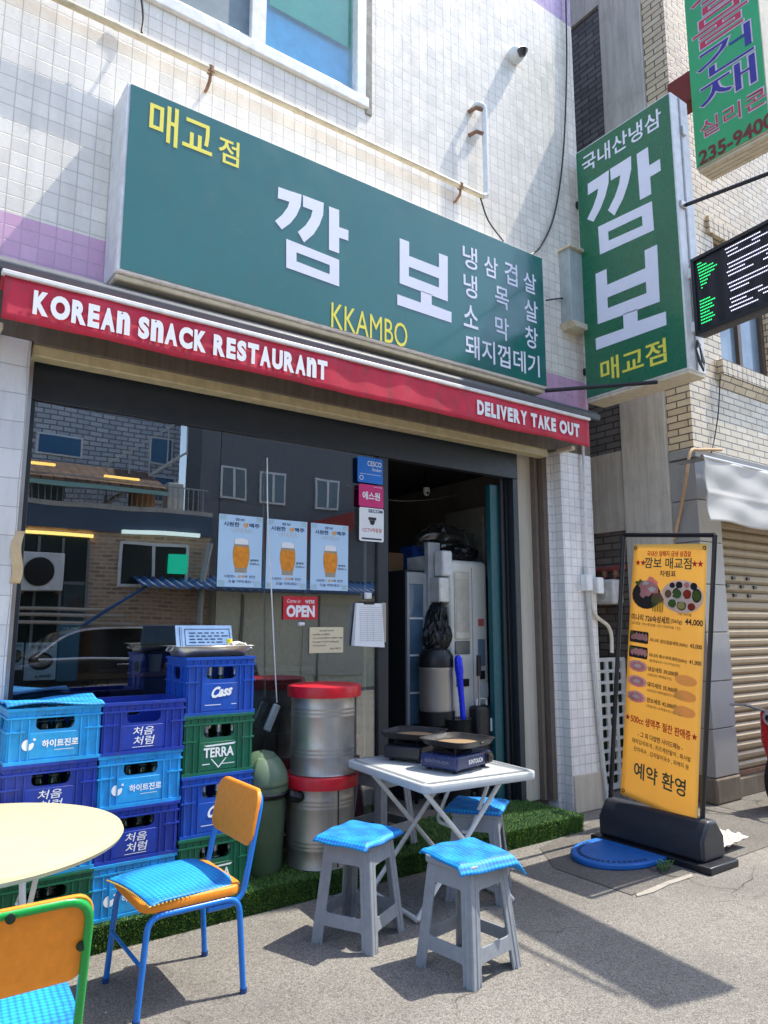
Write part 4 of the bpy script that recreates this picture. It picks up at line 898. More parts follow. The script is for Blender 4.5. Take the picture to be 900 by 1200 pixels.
# mat lying on the left stack
q = MB().sheet(lambda u, v: (.79+(u-.5)*.43, YC+CD/2+(v-.5)*.36, Z0+4*CH+.012+.012*math.sin(u*5+v*4)+.006*math.sin(v*11)), 30, 24)
tag(q.build('mat', MATM, solid=.008), 'blue honeycomb mat laid over the light blue crate of the left stack', 'mat')
# tray with menu card, bottle, napkin
zt = Z0+4*BH+.002
tr = thing('steel_tray', 'shallow steel tray standing on the topmost blue crate', 'tray', (1.60, 3.93, zt))
q = MB(); W2, D2 = .40, .27
def trp(k, o): return [(sx_*(W2/2-o), sy_*(D2/2-o)) for sx_, sy_ in ((-1, -1), (1, -1), (1, 1), (-1, 1))]
rings = [(trp(0, .03), .0), (trp(0, .012), .055), (trp(0, -.012), .057), (trp(0, -.012), .053)]
q.box(-W2/2+.03, W2/2-.03, -D2/2+.03, D2/2-.03, 0, .002)
for (r0, z0), (r1, z1) in zip(rings, rings[1:]):
    for k in range(4): a_, b_ = r0[k], r0[(k+1) % 4]; c_, d_ = r1[(k+1) % 4], r1[k]; q.add([(a_[0], a_[1], z0), (b_[0], b_[1], z0), (c_[0], c_[1], z1), (d_[0], d_[1], z1)], [(0, 1, 2, 3)])
q.build('tray_pan', M('tray_steel', (206, 200, 190), .4, .8, var=.06), tr, solid=.0015)
q = MB(); q.tube(fillet([(-.21, -.04, .05), (-.225, -.04, .03), (-.225, .04, .03), (-.21, .04, .05)], .01), .004, 6); q.build('tray_handle', STEEL, tr)
mc = thing('menu_card', 'pale blue laminated menu card leaning in the steel tray', 'menu card', (1.53, 3.9, zt+.03))
Rm = Matrix.Rotation(R(-14), 4, 'X'); ex = Vector((1, 0.0, 0)); uz = Vector((0, .30, .95)).normalized(); PM = Plane(Vector((1.43, 3.95, zt+.025)), ex, uz)
MB().obox(PM.o-PM.n*.006, PM.r*.335, PM.u*.15, PM.n*.006).build('card', M('card_pale_blue', (176, 208, 240), .3), mc, True, bevel=.002)
q = MB()
for (u0, v0, u1, v1) in ((.05, .125, .32, .129), (.05, .03, .32, .034), (.05, .034, .054, .125), (.316, .034, .32, .125), (.02, .02, .024, .14), (.032, .02, .034, .14)): rectink(q, PM, u0, v0, u1, v1, .002)
random.seed(2)
for j in range(4):
    x = .075
    while x < .27: w_ = random.uniform(.015, .04); rectink(q, PM, x, .047+.018*j, x+w_, .0535+.018*j, .002); x += w_+.012
q.build('printed_lines', NINK, mc, True, smooth=0)
sb = thing('small_bottle', 'small bottle with a yellow cap standing in the steel tray', 'bottle', (1.715, 3.90, zt+.003))
MB().lathe([(0, 0), (.018, 0), (.019, .06), (.012, .068), (.011, .074), (0, .074)], n=16).build('bottle_body', CLEARG, sb); MB().lathe([(.0155, .066), (.017, .068), (.016, .088), (0, .09)], n=16).build('cap', M('cap_yellow', (226, 214, 40), .4), sb)
q = MB().sheet(lambda u, v: (1.70+.12*u, 3.82+.1*v, zt+.052+.018*math.sin(u*4+v*3)+.01*math.sin(v*9)), 12, 12); tag(q.build('napkin', PAPER, solid=.001), 'crumpled white napkin lying at the tray corner', 'napkin')
q = MB().sheet(lambda u, v: (1.49+.17*u, 3.84+.06*v, zt+.042+.008*math.sin(u*9+v*5)), 14, 8); tag(q.build('cling_film', CLEARG, solid=.001), 'crumpled clear film lying in front of the menu card', 'plastic film')

# ------------------------------------------------------------------ drums, bin
def drum(label, x, y, z, h, seam):
    t = thing('tin_drum', label, 'drum', (x, y, z), seam, 'tin drums with red lids')
    pr = [(0, 0), (.2, 0), (.205, .006), (.2, .014)]
    for zc in (h*.22, h*.265, h*.31, h*.68, h*.725, h*.77): pr += [(.2, zc-.007), (.2022, zc), (.2, zc+.007)]
    pr += [(.2, h-.02), (.205, h-.012), (.2, h)]
    MB().lathe(pr, n=48).build('drum_body', GALV, t)
    q = MB(); q.box(-.004, .004, -.2035, -.199, .015, h-.02); q.build('seam', M('seam_dark', (70, 66, 62), .6, .5), t)
    MB().lathe([(.0, h+.012), (.16, h+.012), (.2, h+.016), (.222, h+.012), (.226, h-.0), (.224, h-.05), (.208, h-.052)], n=48).build('lid', LIDRED, t, solid=.003); return t
drum('lower tin drum with a red lid standing on the green turf', 2.345, 3.925, .12, .49, 0)
d2 = drum('upper tin drum with a red lid stacked on the other drum', 2.365, 3.93, .626, .50, R(38))
bn = thing('swing_bin', 'olive green swing top bin beside the crates with a black bag at its rim', 'bin', (1.985, 3.985, .12))
MB().lathe([(0, 0), (.115, 0), (.12, .01), (.142, .42), (.148, .43), (.146, .45), (.14, .45)], n=32).build('bin_body', OLIVE, bn)
MB().lathe([(.150, .425), (.153, .46), (.135, .53), (.105, .60), (.06, .645), (0, .66)], n=32).build('dome_lid', OLIVE, bn, solid=.003)
MB().sheet(lambda u, v: (.158*math.sin(-.9+1.9*u)*math.cos(v*1.05)*.95, -.158*math.cos(-.9+1.9*u)*math.cos(v*1.0)*.98, .47+.175*math.sin(v*1.1)), 14, 10).build('swing_flap', M('olive_plastic_flap', (98, 120, 96), .4), bn, solid=.004)
q = MB(); q.lathe([(.152, .405), (.160, .415), (.162, .43), (.155, .44)], n=24); q.tube(smooth_path([(.10, -.13, .42), (.18, -.14, .40), (.235, -.13, .405), (.25, -.12, .39)]), [.035]*8+[.025]*8+[.018]*9, 8); q.build('bag_rim', M('black_bag', (22, 23, 26), .3, var=.3, bump=.8, bs=24), bn)

# ------------------------------------------------------------------ chairs
def chair(label, tube, loc, rot, stripes):
    t = thing('chair', label, 'chair', loc, rot, 'orange tube chairs'); r = .0125
    for s in (-1, 1):
        x = s*.205; MB().tube(fillet([(x*1.02, -.225, 0), (x, -.195, .375), (x, .185, .375), (x*1.02, .215, 0)], .06, 6), r, 12).build('side_frame', tube, t)
        f_ = MB().mark().lathe([(.015, 0), (.015, .02)], (x*1.02, -.225, -.0), 12); f_.mark().lathe([(.015, 0), (.015, .02)], (x*1.02, .215, 0), 12); f_.build('foot_cap', M('foot_blue', (20, 60, 120), .5) if tube is BLUEM else M('foot_green', (10, 90, 40), .5), t)
    q = MB(); q.tube([(-.205, -.212, .20), (.205, -.212, .20)], .008, 8); q.tube([(-.205, .09, .375), (.205, .09, .375)], .009, 8); q.tube([(-.205, -.11, .375), (.205, -.11, .375)], .009, 8); q.build('crossbar', tube, t)
    MB().tube(fillet([(-.2, .05, .352), (-.2, .2, .352), (-.2, .285, .775), (.2, .285, .775), (.2, .2, .352), (.2, .05, .352)], .07, 6), r, 12).build('back_frame', tube, t)
    lo, hi = (0, 0), (0, 0); pts = rrect(-.205, -.215, .205, .195, .05, 5)
    v, f = plate([pts], .022, .008); q = MB(); q.add([(a, b_, .405+c+.006*math.cos(a*7)) for a, b_, c in v], f); q.build('seat', ORANGE, t, smooth=50)
    # back board curves round the sitter, in front of the tube loop
    nU, nV = 20, 6; q = MB()
    def bpnt(u, v, k):
        x = (u-.5)*.415; z = .575+v*.205; y = .262+(.0853*(z-.575)/.4)*1.0-.03+.0-.03*(1-(2*u-1)**2)*-.5; e_ = min(u, 1-u)*.415; rr = .045
        return (x, y-.012+k, z)
    loops = rrect(-.207, .565, .207, .785, .05, 5); v, f = plate([loops], .012, .004)
    q.add([(a, .231+(b_-.575)*.2+.02*(1-(a/.207)**2)+c, b_) for a, b_, c in v], f)
    # subdivide across for the curve
    q.build('backrest', ORANGE, t, smooth=50)
    sc = MB()
    for (a, b_) in ((-.17, .62), (.17, .62), (-.1, .765), (.1, .765)): sc.lathe([(.012, 0), (.012, .006), (0, .008)], (0, 0, 0), 10).v; 
    sc = MB()
    for (a, b_) in ((-.185, .65), (.185, .65), (0, .77)): 
        m_ = MB().lathe([(.0, -.0), (.013, 0), (.012, .006), (0, .008)], n=10).xf(Matrix.Translation((a, .243+(b_-.575)*.2+.02*(1-(a/.207)**2), b_)) @ Matrix.Rotation(R(-90), 4, 'X')); sc.mark(); sc.join(m_)
    sc.build('screw', M('screw_dark', (40, 60, 50), .4, .6), t); return t
c1_ = chair('blue framed chair with orange seat and back beside the crates', BLUEM, (1.21, 3.195, 0), R(-90), 0)
c2_ = chair('green framed orange chair in the near left corner, seen from behind', GREENM, (.375, 2.44, 0), R(180), 0)
def mat_on(loc, rot, label, w=.40, d=.36, h=.44, group='blue honeycomb seat mats'):
    t = thing('seat_mat', label, 'mat', (loc[0], loc[1], h), rot, group)
    MB().sheet(lambda u, v: ((u-.5)*w, (v-.5)*d, .012*math.sin(u*3.1)+.008*math.sin(v*2.6+u)-.02*max(0, abs(2*v-1)-.75)), 28, 24).build('mat', MATM, t, solid=.009)
    pts = []
    for k in range(29): u = k/28; pts.append(((u-.5)*w, -.5*d-.004, .012*math.sin(u*3.1)+.008*math.sin(u)-.006))
    for k in range(25): v = k/24; pts.append((.5*w, (v-.5)*d, .012*math.sin(3.1)+.008*math.sin(v*2.6+1)-.006))
    for k in range(29): u = 1-k/28; pts.append(((u-.5)*w, .5*d, .012*math.sin(u*3.1)+.008*math.sin(2.6+u)-.006))
    for k in range(25): v = 1-k/24; pts.append((-.5*w, (v-.5)*d, .008*math.sin(v*2.6)-.006))
    q = MB()
    for i, p in enumerate(pts): 
        q.lathe([(0, -.005), (.0045, 0), (0, .005)], p, 6)
    q.build('fringe', GOLD, t); return t
mat_on((1.19, 3.20), R(-84), 'blue honeycomb mat lying on the seat of the blue framed chair', .425, .40, .421)
mat_on((.39, 2.45), R(176), 'blue honeycomb mat lying on the seat of the green framed chair', .43, .40, .421)

# ------------------------------------------------------------------ cream round table
rt_ = thing('round_table', 'cream round folding table with thin white legs at the left edge', 'table', (.375, 3.19, 0))
MB().lathe([(0, .69), (.54, .69), (.557, .697), (.563, .71), (.557, .722), (.54, .726), (0, .726)], n=96).build('tabletop', TBCREAM, rt_)
for a_ in (25, 115, 205, 295):
    a_ = R(a_); x, y = math.cos(a_), math.sin(a_); MB().tube([(.36*x, .36*y, .69), (.30*x-.1*y, .30*y+.1*x, .0)], .011, 8).build('leg', WHITEM, rt_)
q = MB()
for a_ in (25, 115, 205, 295): a_ = R(a_); b_ = a_+R(90); q.tube([(.345*math.cos(a_), .345*math.sin(a_), .56), (.345*math.cos(b_), .345*math.sin(b_), .68)], .006, 6)
q.build('leg_brace', WHITEM, rt_)

# ------------------------------------------------------------------ plastic stools
def stool_proto(label):
    t = thing('plastic_stool', label, 'stool', (0, 0, 0), 0, 'grey plastic stools'); H = .445; B, T = .165, .122
    for k in range(4):
        Rk = Matrix.Rotation(R(90*k), 4, 'Z')
        def y_at(z): return B+(T-B)*z/H
        def w_at(z): return B+(T-B)*z/H
        out = [(-w_at(0)+.0, 0), (-w_at(0)+.04, 0), (-w_at(.07)+.055, .085), (w_at(.07)-.055, .085), (w_at(0)-.04, 0), (w_at(0), 0), (w_at(H), H), (-w_at(H), H)]
        out = rpoly(out[:2]+out[2:4]+out[4:], .012, 3)
        hole = rpoly([(-w_at(.14)+.050, .14), (w_at(.14)-.050, .14), (w_at(.37)-.046, .365), (-w_at(.37)+.046, .365)], .022, 4)[::-1]
        v, f = plate([out, hole], .005, .0015); q = MB()
        q.add([(a, -y_at(b_)+c, b_) for a, b_, c in v], f); q.xf(Rk).build('side_panel', GREYP, t, smooth=35)
    for k in range(4):   # fluted corner legs
        Rk = Matrix.Rotation(R(90*k), 4, 'Z'); q = MB()
        for (dx, dy, rr) in ((.0, .0, .010), (.024, -.004, .008), (-.004, .024, .008), (.046, -.003, .006), (-.003, .046, .006)):
            q.tube([(-B+dx+.004, -B+dy+.004, .0), (-T+dx+.004, -T+dy+.004, H-.005)], [rr, rr*.85], 10)
        q.xf(Rk).build('leg', GREYP, t, smooth=60)
    v, f = plate([rrect(-T-.012, -T-.012, T+.012, T+.012, .02), disc(0, 0, .02)[::-1]], .02, .006); q = MB(); q.add([(a, b_, H+.008+c) for a, b_, c in v], f); q.build('seat', GREYP, t, smooth=50)
    return t
ST = [('grey plastic stool under a drooping blue mat, left of the white table', (2.12, 3.17, 0), R(27)), ('grey plastic stool nearest the camera, in front of the white table', (2.345, 2.625, 0), R(8)), ('grey plastic stool behind the table legs at the right, beside the turf', (2.99, 3.245, 0), R(40)), ('bare grey plastic stool standing on the turf behind the white table', (2.84, 4.0, .125), R(10))]
s0 = stool_proto(ST[0][0]); s0.location = ST[0][1]; s0.rotation_euler = (0, 0, ST[0][2])
for lab, loc, ro in ST[1:]: rel(s0, lab, 'grey plastic stools', loc, ro)
def droop_mat(label, loc, rot, w, d, off=(0, 0), droop=1.):
    t = thing('seat_mat', label, 'mat', (loc[0], loc[1], loc[2]+.476), rot, 'blue honeycomb seat mats')
    def fn(u, v):
        x = (u-.5)*w+off[0]; y = (v-.5)*d+off[1]; ox = max(0, abs(x)-.142); oy = max(0, abs(y)-.142); o_ = math.hypot(ox, oy)
        return (x-(.3*ox*(1 if x > 0 else -1)), y-(.3*oy*(1 if y > 0 else -1)), .006-droop*(o_*.75+o_*o_*1.2)+.003*math.sin(x*40)*math.sin(y*33)+.004*math.sin(x*13+y*7))
    MB().sheet(fn, 36, 36).build('mat', MATM, t, solid=.009); return t
droop_mat('blue honeycomb mat drooping over the stool left of the white table', ST[0][1], R(20), .345, .335, (-.01, -.005), .8)
droop_mat('blue honeycomb mat drooping over the stool nearest the camera', ST[1][1], R(-6), .39, .35, (.035, -.01), 1.1)
droop_mat('blue honeycomb mat on the stool behind the table legs at the right', ST[2][1], R(36), .345, .335, (.0, .0), .6)

# ------------------------------------------------------------------ white folding table and gas stoves
tl, tf, trr = at(409, 889, 2, .71), at(502, 926, 2, .71), at(627, 905, 2, .71)
Lx, Ly, ang = .73, .84, R(-5); tc_ = (tl+trr)/2
ft = thing('folding_table', 'white folding table on crossed tube legs carrying two gas stoves', 'table', (tc_.x, tc_.y, 0), ang)
hx, hy = Lx/2, Ly/2
v, f = plate([rrect(-hx, -hy, hx, hy, .04, 6)], .028, .008); q = MB(); q.add([(a, b_, .69+c) for a, b_, c in v], f); q.build('tabletop', TBWHITE, ft, smooth=50)
q = MB()
for k in range(46): a = -hx+.04+k*(2*hx-.08)/45; q.box(a-.004, a+.004, -hy+.012, -hy+.04, .7125, .7145); q.box(a-.004, a+.004, hy-.04, hy-.012, .7125, .7145)
for k in range(46): a = -hy+.05+k*(2*hy-.1)/45; q.box(-hx+.012, -hx+.04, a-.004, a+.004, .7125, .7145); q.box(hx-.04, hx-.012, a-.004, a+.004, .7125, .7145)
q.build('rim_pattern', M('rim_grey', (140, 146, 150), .5), ft)
for s in (-1, 1):
    yy = s*.0+s*.27
    MB().tube([(-.30, yy, .675), (.30, yy*1.0, .02)], .0135, 10).build('leg', WHITEM, ft); MB().tube([(.30, yy*.88, .675), (-.30, yy*.88, .02)], .0135, 10).build('leg', WHITEM, ft)
q = MB(); q.tube([(.30, -.27, .02), (.30, .27, .02)], .0125, 10); q.tube([(-.30, -.238, .02), (-.30, .238, .02)], .0125, 10); q.tube([(.16, -.27, .17), (.16, .27, .17)], .011, 8); q.build('foot_bar', WHITEM, ft)
q = MB(); q.tube(fillet([(.27, -.16, .67), (.10, -.16, .36), (.10, .16, .36), (.27, .16, .67)], .05), .011, 8); q.tube([(-.24, -.30, .655), (.24, -.30, .655)], .011, 8); q.tube([(-.24, .30, .655), (.24, .30, .655)], .011, 8); q.build('support_loop', WHITEM, ft)
def stove(label, body, loc, rot, logo):
    t = thing('gas_stove', label, 'stove', loc, rot, 'portable gas stoves')
    MB().box(-.17, .17, -.125, .125, .014, .09).build('stove_body', body, t, bevel=.014, seg=3)
    q = MB()
    for x in (-.13, .13):
        for y in (-.09, .09): q.lathe([(.014, 0), (.017, .014)], (x, y, 0), 10)
    q.build('foot', BLACK, t)
    MB().lathe([(.025, 0), (.025, .018), (.02, .022), (0, .022)], n=18).xf(Matrix.Translation((.135, -.125, .052)) @ Matrix.Rotation(R(90), 4, 'X')).build('knob', BLACK, t)
    MB().box(.105, .165, -.129, -.1252, .022, .082).build('knob_plate', BLACK, t, bevel=.002)
    q = MB(); q.lathe([(.0, .0905), (.1, .0905), (.105, .1), (.10, .104), (.05, .096), (0, .096)], (-.035, 0, 0), 24); q.build('burner_dish', BLACKM, t)
    q = MB()
    for k in range(4): a_ = R(45+90*k); q.obox(Vector((-.035, 0, .09))+Vector((math.cos(a_), math.sin(a_), 0))*.05+Vector((-math.sin(a_), math.cos(a_), 0))*-.004, Vector((math.cos(a_), math.sin(a_), 0))*.06, Vector((-math.sin(a_), math.cos(a_), 0))*.008, Vector((0, 0, .03)))
    q.build('pan_support', BLACKM, t)
    if logo:
        L = MB(); Pf = Plane((0, -.1252, 0), (1, 0, 0), (0, 0, 1)); write(L, Pf, 'SUNTOUCH', -.06, .038, .075, .062, .03, .0015); L.build('lettering', WINK, t, smooth=0)
        L = MB(); Pf = Plane((-.1702, 0, 0), (0, -1, 0), (0, 0, 1)); write(L, Pf, 'SUNTOUCH', -.09, .045, .07, .062, .02, .0015); L.build('side_lettering', M('grey_print', (120, 124, 140), .5), t, smooth=0)
    return t
def pan(label, loc, rot, w=.168):
    t = thing('grill_pan', label, 'pan', loc, rot, 'cast grill pans')
    def ring(o, z): return [(x, y, z) for x, y in rrect(-w+o, -w+o, w-o, w-o, .075, 6)]
    q = MB(); seq = [ring(.035, 0), ring(.012, .012), ring(.0, .038), ring(-.006, .04), ring(.004, .040), ring(.02, .016), ring(.05, .012)]; n_ = len(seq[0])
    for r_ in seq: q.v += r_
    for i in range(len(seq)-1):
        for k in range(n_): k2 = (k+1) % n_; q.f.append((i*n_+k, i*n_+k2, (i+1)*n_+k2, (i+1)*n_+k))
    q.f.append(tuple(reversed(range(n_)))); q.f.append(tuple((len(seq)-1)*n_+k for k in range(n_)))
    q.build('pan_body', M('cast_aluminium_dark', (62, 62, 64), .4, .5, var=.2), t, smooth=50)
    MB().lathe([(0, .0135), (.12, .0135), (.125, .0128)], n=32).build('greased_base', M('speckled_base', (150, 126, 96), .5, var=.5, vs=220), t)
    MB().box(-.02, .02, -w-.014, -w+.002, .022, .036).build('pour_lip', M('cast_aluminium_dark', (62, 62, 64), .4), t, bevel=.006); return t
def onT(px, py, z=.712): p = at(px, py, 2, z); return p
pA, pB = at(524, 905, 2, .715), at(478, 885, 2, .715)
s1p = Vector((2.785, 3.19, .7145)); s2p = Vector((2.785, 3.56, .7145)); ang = R(17)
stove('navy gas stove nearer the table corner with white lettering on its front', M('stove_navy', (36, 48, 92), .3, var=.08), s1p, ang-R(4), True)
stove('black gas stove standing behind the navy stove', M('stove_black', (34, 36, 42), .35), s2p, ang+R(6), False)
pan('square grill pan sitting on the navy gas stove', s1p+Vector((0.01, .0, .121)), ang-R(6)); pan('square grill pan sitting on the black gas stove', s2p+Vector((-.01, .0, .121)), ang+R(8))
# ------------------------------------------------------------------ things stuck on the shop glass
yP = YG-.004
def gp_(px, py, y=yP): q = at(px, py, 1, y); return q.x, q.z
def paperbox(name, label, cat, l, r, b, t, mat, group=None, y=yP, th=.0025, partname='sheet'):
    o = thing(name, label, cat, ((l+r)/2, y, b), 0, group); MB().box(l, r, y-th, y, b, t).build(partname, mat, o, True); return o
def beer_poster(label, l, b, w, h):
    o = thing('beer_poster', label, 'poster', (l+w/2, yP, b), 0, 'beer posters on the shop window')
    MB().box(-w/2, w/2, -.0025, 0, 0, h).build('sheet', POSTER, o)
    P = Plane((-w/2, -.0025, 0), (1, 0, 0), (0, 0, 1)); a, c, k, f, d, g, wb = MB(), MB(), MB(), MB(), MB(), MB(), MB()
    write(a, P, '깜보', .36*w, .92*h, .58*w, .96*h, .02, .001); write(a, P, '시원한', .10*w, .835*h, .46*w, .90*h, .03, .001); write(k, P, '생', .53*w, .835*h, .66*w, .90*h, .03, .001); write(a, P, '맥주', .68*w, .835*h, .93*w, .90*h, .03, .001)
    write(c, P, '판매중!', .28*w, .755*h, .76*w, .82*h, .035, .0008); write(wb, P, '판매중!', .285*w, .757*h, .755*w, .818*h, .005, .0016)
    write(d, P, '생맥주', .72*w, .36*h, .93*w, .395*h, .02, .001); write(d, P, '500cc', .72*w, .315*h, .95*w, .345*h, .01, .001)
    write(a, P, '시원한~', .14*w, .125*h, .42*w, .165*h, .012, .001); write(k, P, '생맥', .45*w, .125*h, .60*w, .165*h, .02, .001); write(a, P, '주 한잔', .61*w, .125*h, .86*w, .165*h, .012, .001); write(a, P, '오늘 어떠세요 ?', .24*w, .055*h, .82*w, .10*h, .012, .001)
    # tulip glass, printed flat
    def gx(t): return .13+.055*math.sin(min(1, max(0, (t-.12)/.75))*PI*.85)
    L = [(.52*w-gx(t)*w*1.05, (.20+.46*t)*h) for t in [k_/14 for k_ in range(15)]]; Rr_ = [(.52*w+gx(t)*w*1.05, (.20+.46*t)*h) for t in [k_/14 for k_ in range(15)]]
    shape(g, P, [L+Rr_[::-1]], .0006)
    lo = [q for q in zip(L, Rr_)]; L2 = [(a_[0]+.012*w, a_[1]) for a_, b_ in lo[2:12]]; R2 = [(b_[0]-.012*w, b_[1]) for a_, b_ in lo[2:12]]; shape(f, P, [L2+R2[::-1]], .0009)
    L3 = [(a_[0]+.008*w, a_[1]) for a_, b_ in lo[12:]]; R3 = [(b_[0]-.008*w, b_[1]) for a_, b_ in lo[12:]]; shape(wb, P, [L3+R3[::-1]+[(.62*w, .672*h), (.5*w, .68*h), (.4*w, .672*h)]], .0011)
    for n_, m_, mt in (('navy_lettering', a, NINK), ('outlined_lettering', c, CINK), ('amber_lettering', k, YINK), ('dark_lettering', d, DINK), ('printed_glass', g, M('print_glass', (160, 150, 130), .5)), ('printed_beer', f, M('print_beer', (226, 140, 30), .5, var=.22, vs=30)), ('printed_foam', wb, PAPER)): m_.build(n_, mt, o, smooth=0)
    tp = MB()
    for u0, u1, v0, v1 in ((.02, .16, .92, .99), (.84, .98, .92, .99), (.02, .16, .01, .09), (.84, .98, .01, .09)):
        tp.mark(); rectink(tp, P, u0*w, v0*h, u1*w, v1*h, .0005)
    tp.build('tape', M('tape_tint', (170, 204, 214), .3), o, smooth=0); return o
l, b_ = gp_(256, 686); r_, t_ = gp_(308, 606)
bp0 = beer_poster('beer poster on the shop window, leftmost of the row of three', gp_(255.5, 640)[0], gp_(280, 688)[1], gp_(307, 640)[0]-gp_(255.5, 640)[0], gp_(280, 604)[1]-gp_(280, 688)[1])
for lab, x0, x1 in (('beer poster on the shop window, middle one of the row of three', 311, 360), ('beer poster on the shop window, right one of the row, above the OPEN sign', 363, 408.5)):
    a, c = gp_(x0, 650)[0], gp_(x1, 650)[0]; rel(bp0, lab, None, ((a+c)/2, yP, bp0.location.z-.003), 0)
l, r_ = gp_(331.5, 712)[0], gp_(372, 712)[0]; b_, t_ = gp_(352, 726)[1], gp_(352, 699)[1]
op = paperbox('open_sign', 'red OPEN sign hanging on the shop window below the beer posters', 'sign', l, r_, b_, t_, M('open_red', (196, 40, 52), .4), th=.005, partname='board')
P = F(yP-.005); L = MB(); w, h = r_-l, t_-b_
for u0, u1, v0, v1 in ((.025, .975, .03, .05), (.025, .975, .95, .97), (.025, .035, .05, .95), (.965, .975, .05, .95)): rectink(L, P, l+u0*w, b_+v0*h, l+u1*w, b_+v1*h, .001)
write(L, P, 'OPEN', l+.09*w, b_+.10*h, l+.91*w, b_+.62*h, .05, .001); write(L, P, 'Come in', l+.10*w, b_+.72*h, l+.48*w, b_+.88*h, .0, .001, shear=.25); write(L, P, "WE'RE", l+.62*w, b_+.70*h, l+.90*w, b_+.86*h, .02, .001); L.build('lettering', WINK, op, True, smooth=0)
MB().tube([(l+.45*w, yP-.004, b_-.03), (l+.6*w, yP-.004, b_-.03)], .012, 8).build('suction_hook', WHITEP, op, True)
nt_ = paperbox('handwritten_note', 'small cream handwritten note taped to the window under the OPEN sign', 'note', gp_(362.5, 750)[0], gp_(402, 750)[0], gp_(382, 765)[1], gp_(382, 735)[1], NOTE)
P = F(yP-.0025); L = MB(); x0, x1, z0, z1 = gp_(362.5, 750)[0], gp_(402, 750)[0], gp_(382, 765)[1], gp_(382, 735)[1]; w, h = x1-x0, z1-z0; random.seed(8)
for j, (ua, ub) in enumerate(((.3, .72), (.1, .55), (.1, .95), (.1, .85), (.1, .5), (.6, .95))):
    v = .86-.145*j+(.02 if j == 5 else 0); u_ = ua
    while u_ < ub:     # pen scribble strokes
        du = random.uniform(.02, .045); pts_ = [(x0+(u_+du*q_/4)*w, yP-.0035, z0+(v+random.uniform(-.035, .045))*h) for q_ in range(5)]; L.tube(pts_, .0011, 4); u_ += du+.015
L.build('handwriting', DINK, nt_, True)
cb = thing('clipboard', 'clipboard of white forms hanging on the glass door edge', 'clipboard', (2.96, yP, 1.35))
x0, x1, z0, z1 = gp_(411, 750)[0], gp_(446, 750)[0], gp_(430, 758)[1], gp_(430, 707)[1]
MB().hexa([(x0+.0, yP-.05, z0+.01), (x1, yP-.05, z0-.005), (x0, yP-.006, z0+.01), (x1, yP-.006, z0-.005), (x0+.03, yP-.028, z1), (x1-.01, yP-.028, z1), (x0+.03, yP-.006, z1), (x1-.01, yP-.006, z1)]).build('sheets', PAPER, cb, True)
q = MB(); P = Plane(((x0+.03), yP-.029, z1), (1, 0, 0), Vector((0, .022, z1-z0)).normalized()); w = x1-x0-.05
for j in range(17): rectink(q, P, .02, -.03-.0145*j, w, -.0285-.0145*j, .0015)
for u_ in (.02, .08, .13, w): rectink(q, P, u_, -.27, u_+.0012, -.06, .0015)
q.build('ruled_lines', M('form_grey', (120, 124, 130), .7), cb, True, smooth=0)
q = MB(); q.box((x0+x1)/2-.04, (x0+x1)/2+.05, yP-.036, yP-.004, z1-.008, z1+.012); q.build('clip', BLACK, cb, True, bevel=.003); q = MB(); q.box((x0+x1)/2-.02, (x0+x1)/2+.03, yP-.03, yP-.003, z1+.03, z1+.075); q.build('wall_hook', WHITEP, cb, True, bevel=.005)
def sticker(label, px0, px1, pt, pb, mat, fn, name='sticker', pn='sheet'):
    xm = (px0+px1)/2; l, r_ = gp_(px0, (pt+pb)/2)[0], gp_(px1, (pt+pb)/2)[0]; b_, t_ = gp_(xm, pb)[1], gp_(xm, pt)[1]
    o = thing(name, label, 'sticker', ((l+r_)/2, yP, b_)); v, f = plate([rrect(l, b_, r_, t_, .012, 3)], .002); q = MB(); q.add([(a, yP-.028+c, b2) for a, b2, c in v], f); q.build(pn, mat, o, True, smooth=0)
    fn(o, l, b_, r_-l, t_-b_, F(yP-.029)); return o
def f1(o, l, b_, w, h, P):
    L = MB(); write(L, P, 'CESCO', l+.38*w, b_+.66*h, l+.94*w, b_+.86*h, .02, .001); write(L, P, 'Members', l+.55*w, b_+.48*h, l+.94*w, b_+.60*h, .01, .001, shear=.3); rectink(L, P, l+.08*w, b_+.33*h, l+.92*w, b_+.345*h, .001)
    shape(L, P, [disc(l+.15*w, b_+.18*h, .018), disc(l+.15*w, b_+.18*h, .013)[::-1]], .001); L.build('lettering', WINK, o, True, smooth=0)
sticker('bright blue pest control sticker at the top of the door edge', 416.5, 446, 537, 567, M('sticker_blue', (24, 118, 214), .4), f1)
def f2(o, l, b_, w, h, P):
    L = MB(); write(L, P, '에스원', l+.14*w, b_+.32*h, l+.86*w, b_+.68*h, .03, .001); write(L, P, 'samsung', l+.6*w, b_+.88*h, l+.94*w, b_+.94*h, .0, .001); L.build('lettering', WINK, o, True, smooth=0)
sticker('magenta security company sticker below the blue one', 418, 446.5, 569, 595, M('sticker_magenta', (214, 40, 120), .4), f2)
def f3(o, l, b_, w, h, P):
    L, L2, L3 = MB(), MB(), MB(); write(L, P, 'SECOM', l+.36*w, b_+.86*h, l+.95*w, b_+.96*h, .03, .001); L.build('blue_lettering', NINK, o, True, smooth=0)
    write(L2, P, 'CCTV작동중', l+.12*w, b_+.27*h, l+.92*w, b_+.40*h, .01, .001); L2.build('red_lettering', RINK, o, True, smooth=0)
    shape(L3, P, [[(l+a*w, b_+b2*h) for a, b2 in ((.36, .72), (.68, .72), (.68, .64), (.36, .64))]]); shape(L3, P, [[(l+a*w, b_+b2*h) for a, b2 in ((.4, .635), (.64, .635), (.6, .52), (.52, .48), (.44, .52))]]); rectink(L3, P, l+.1*w, b_+.05*h, l+.9*w, b_+.10*h, .001); L3.build('camera_pictogram', DINK, o, True, smooth=0)
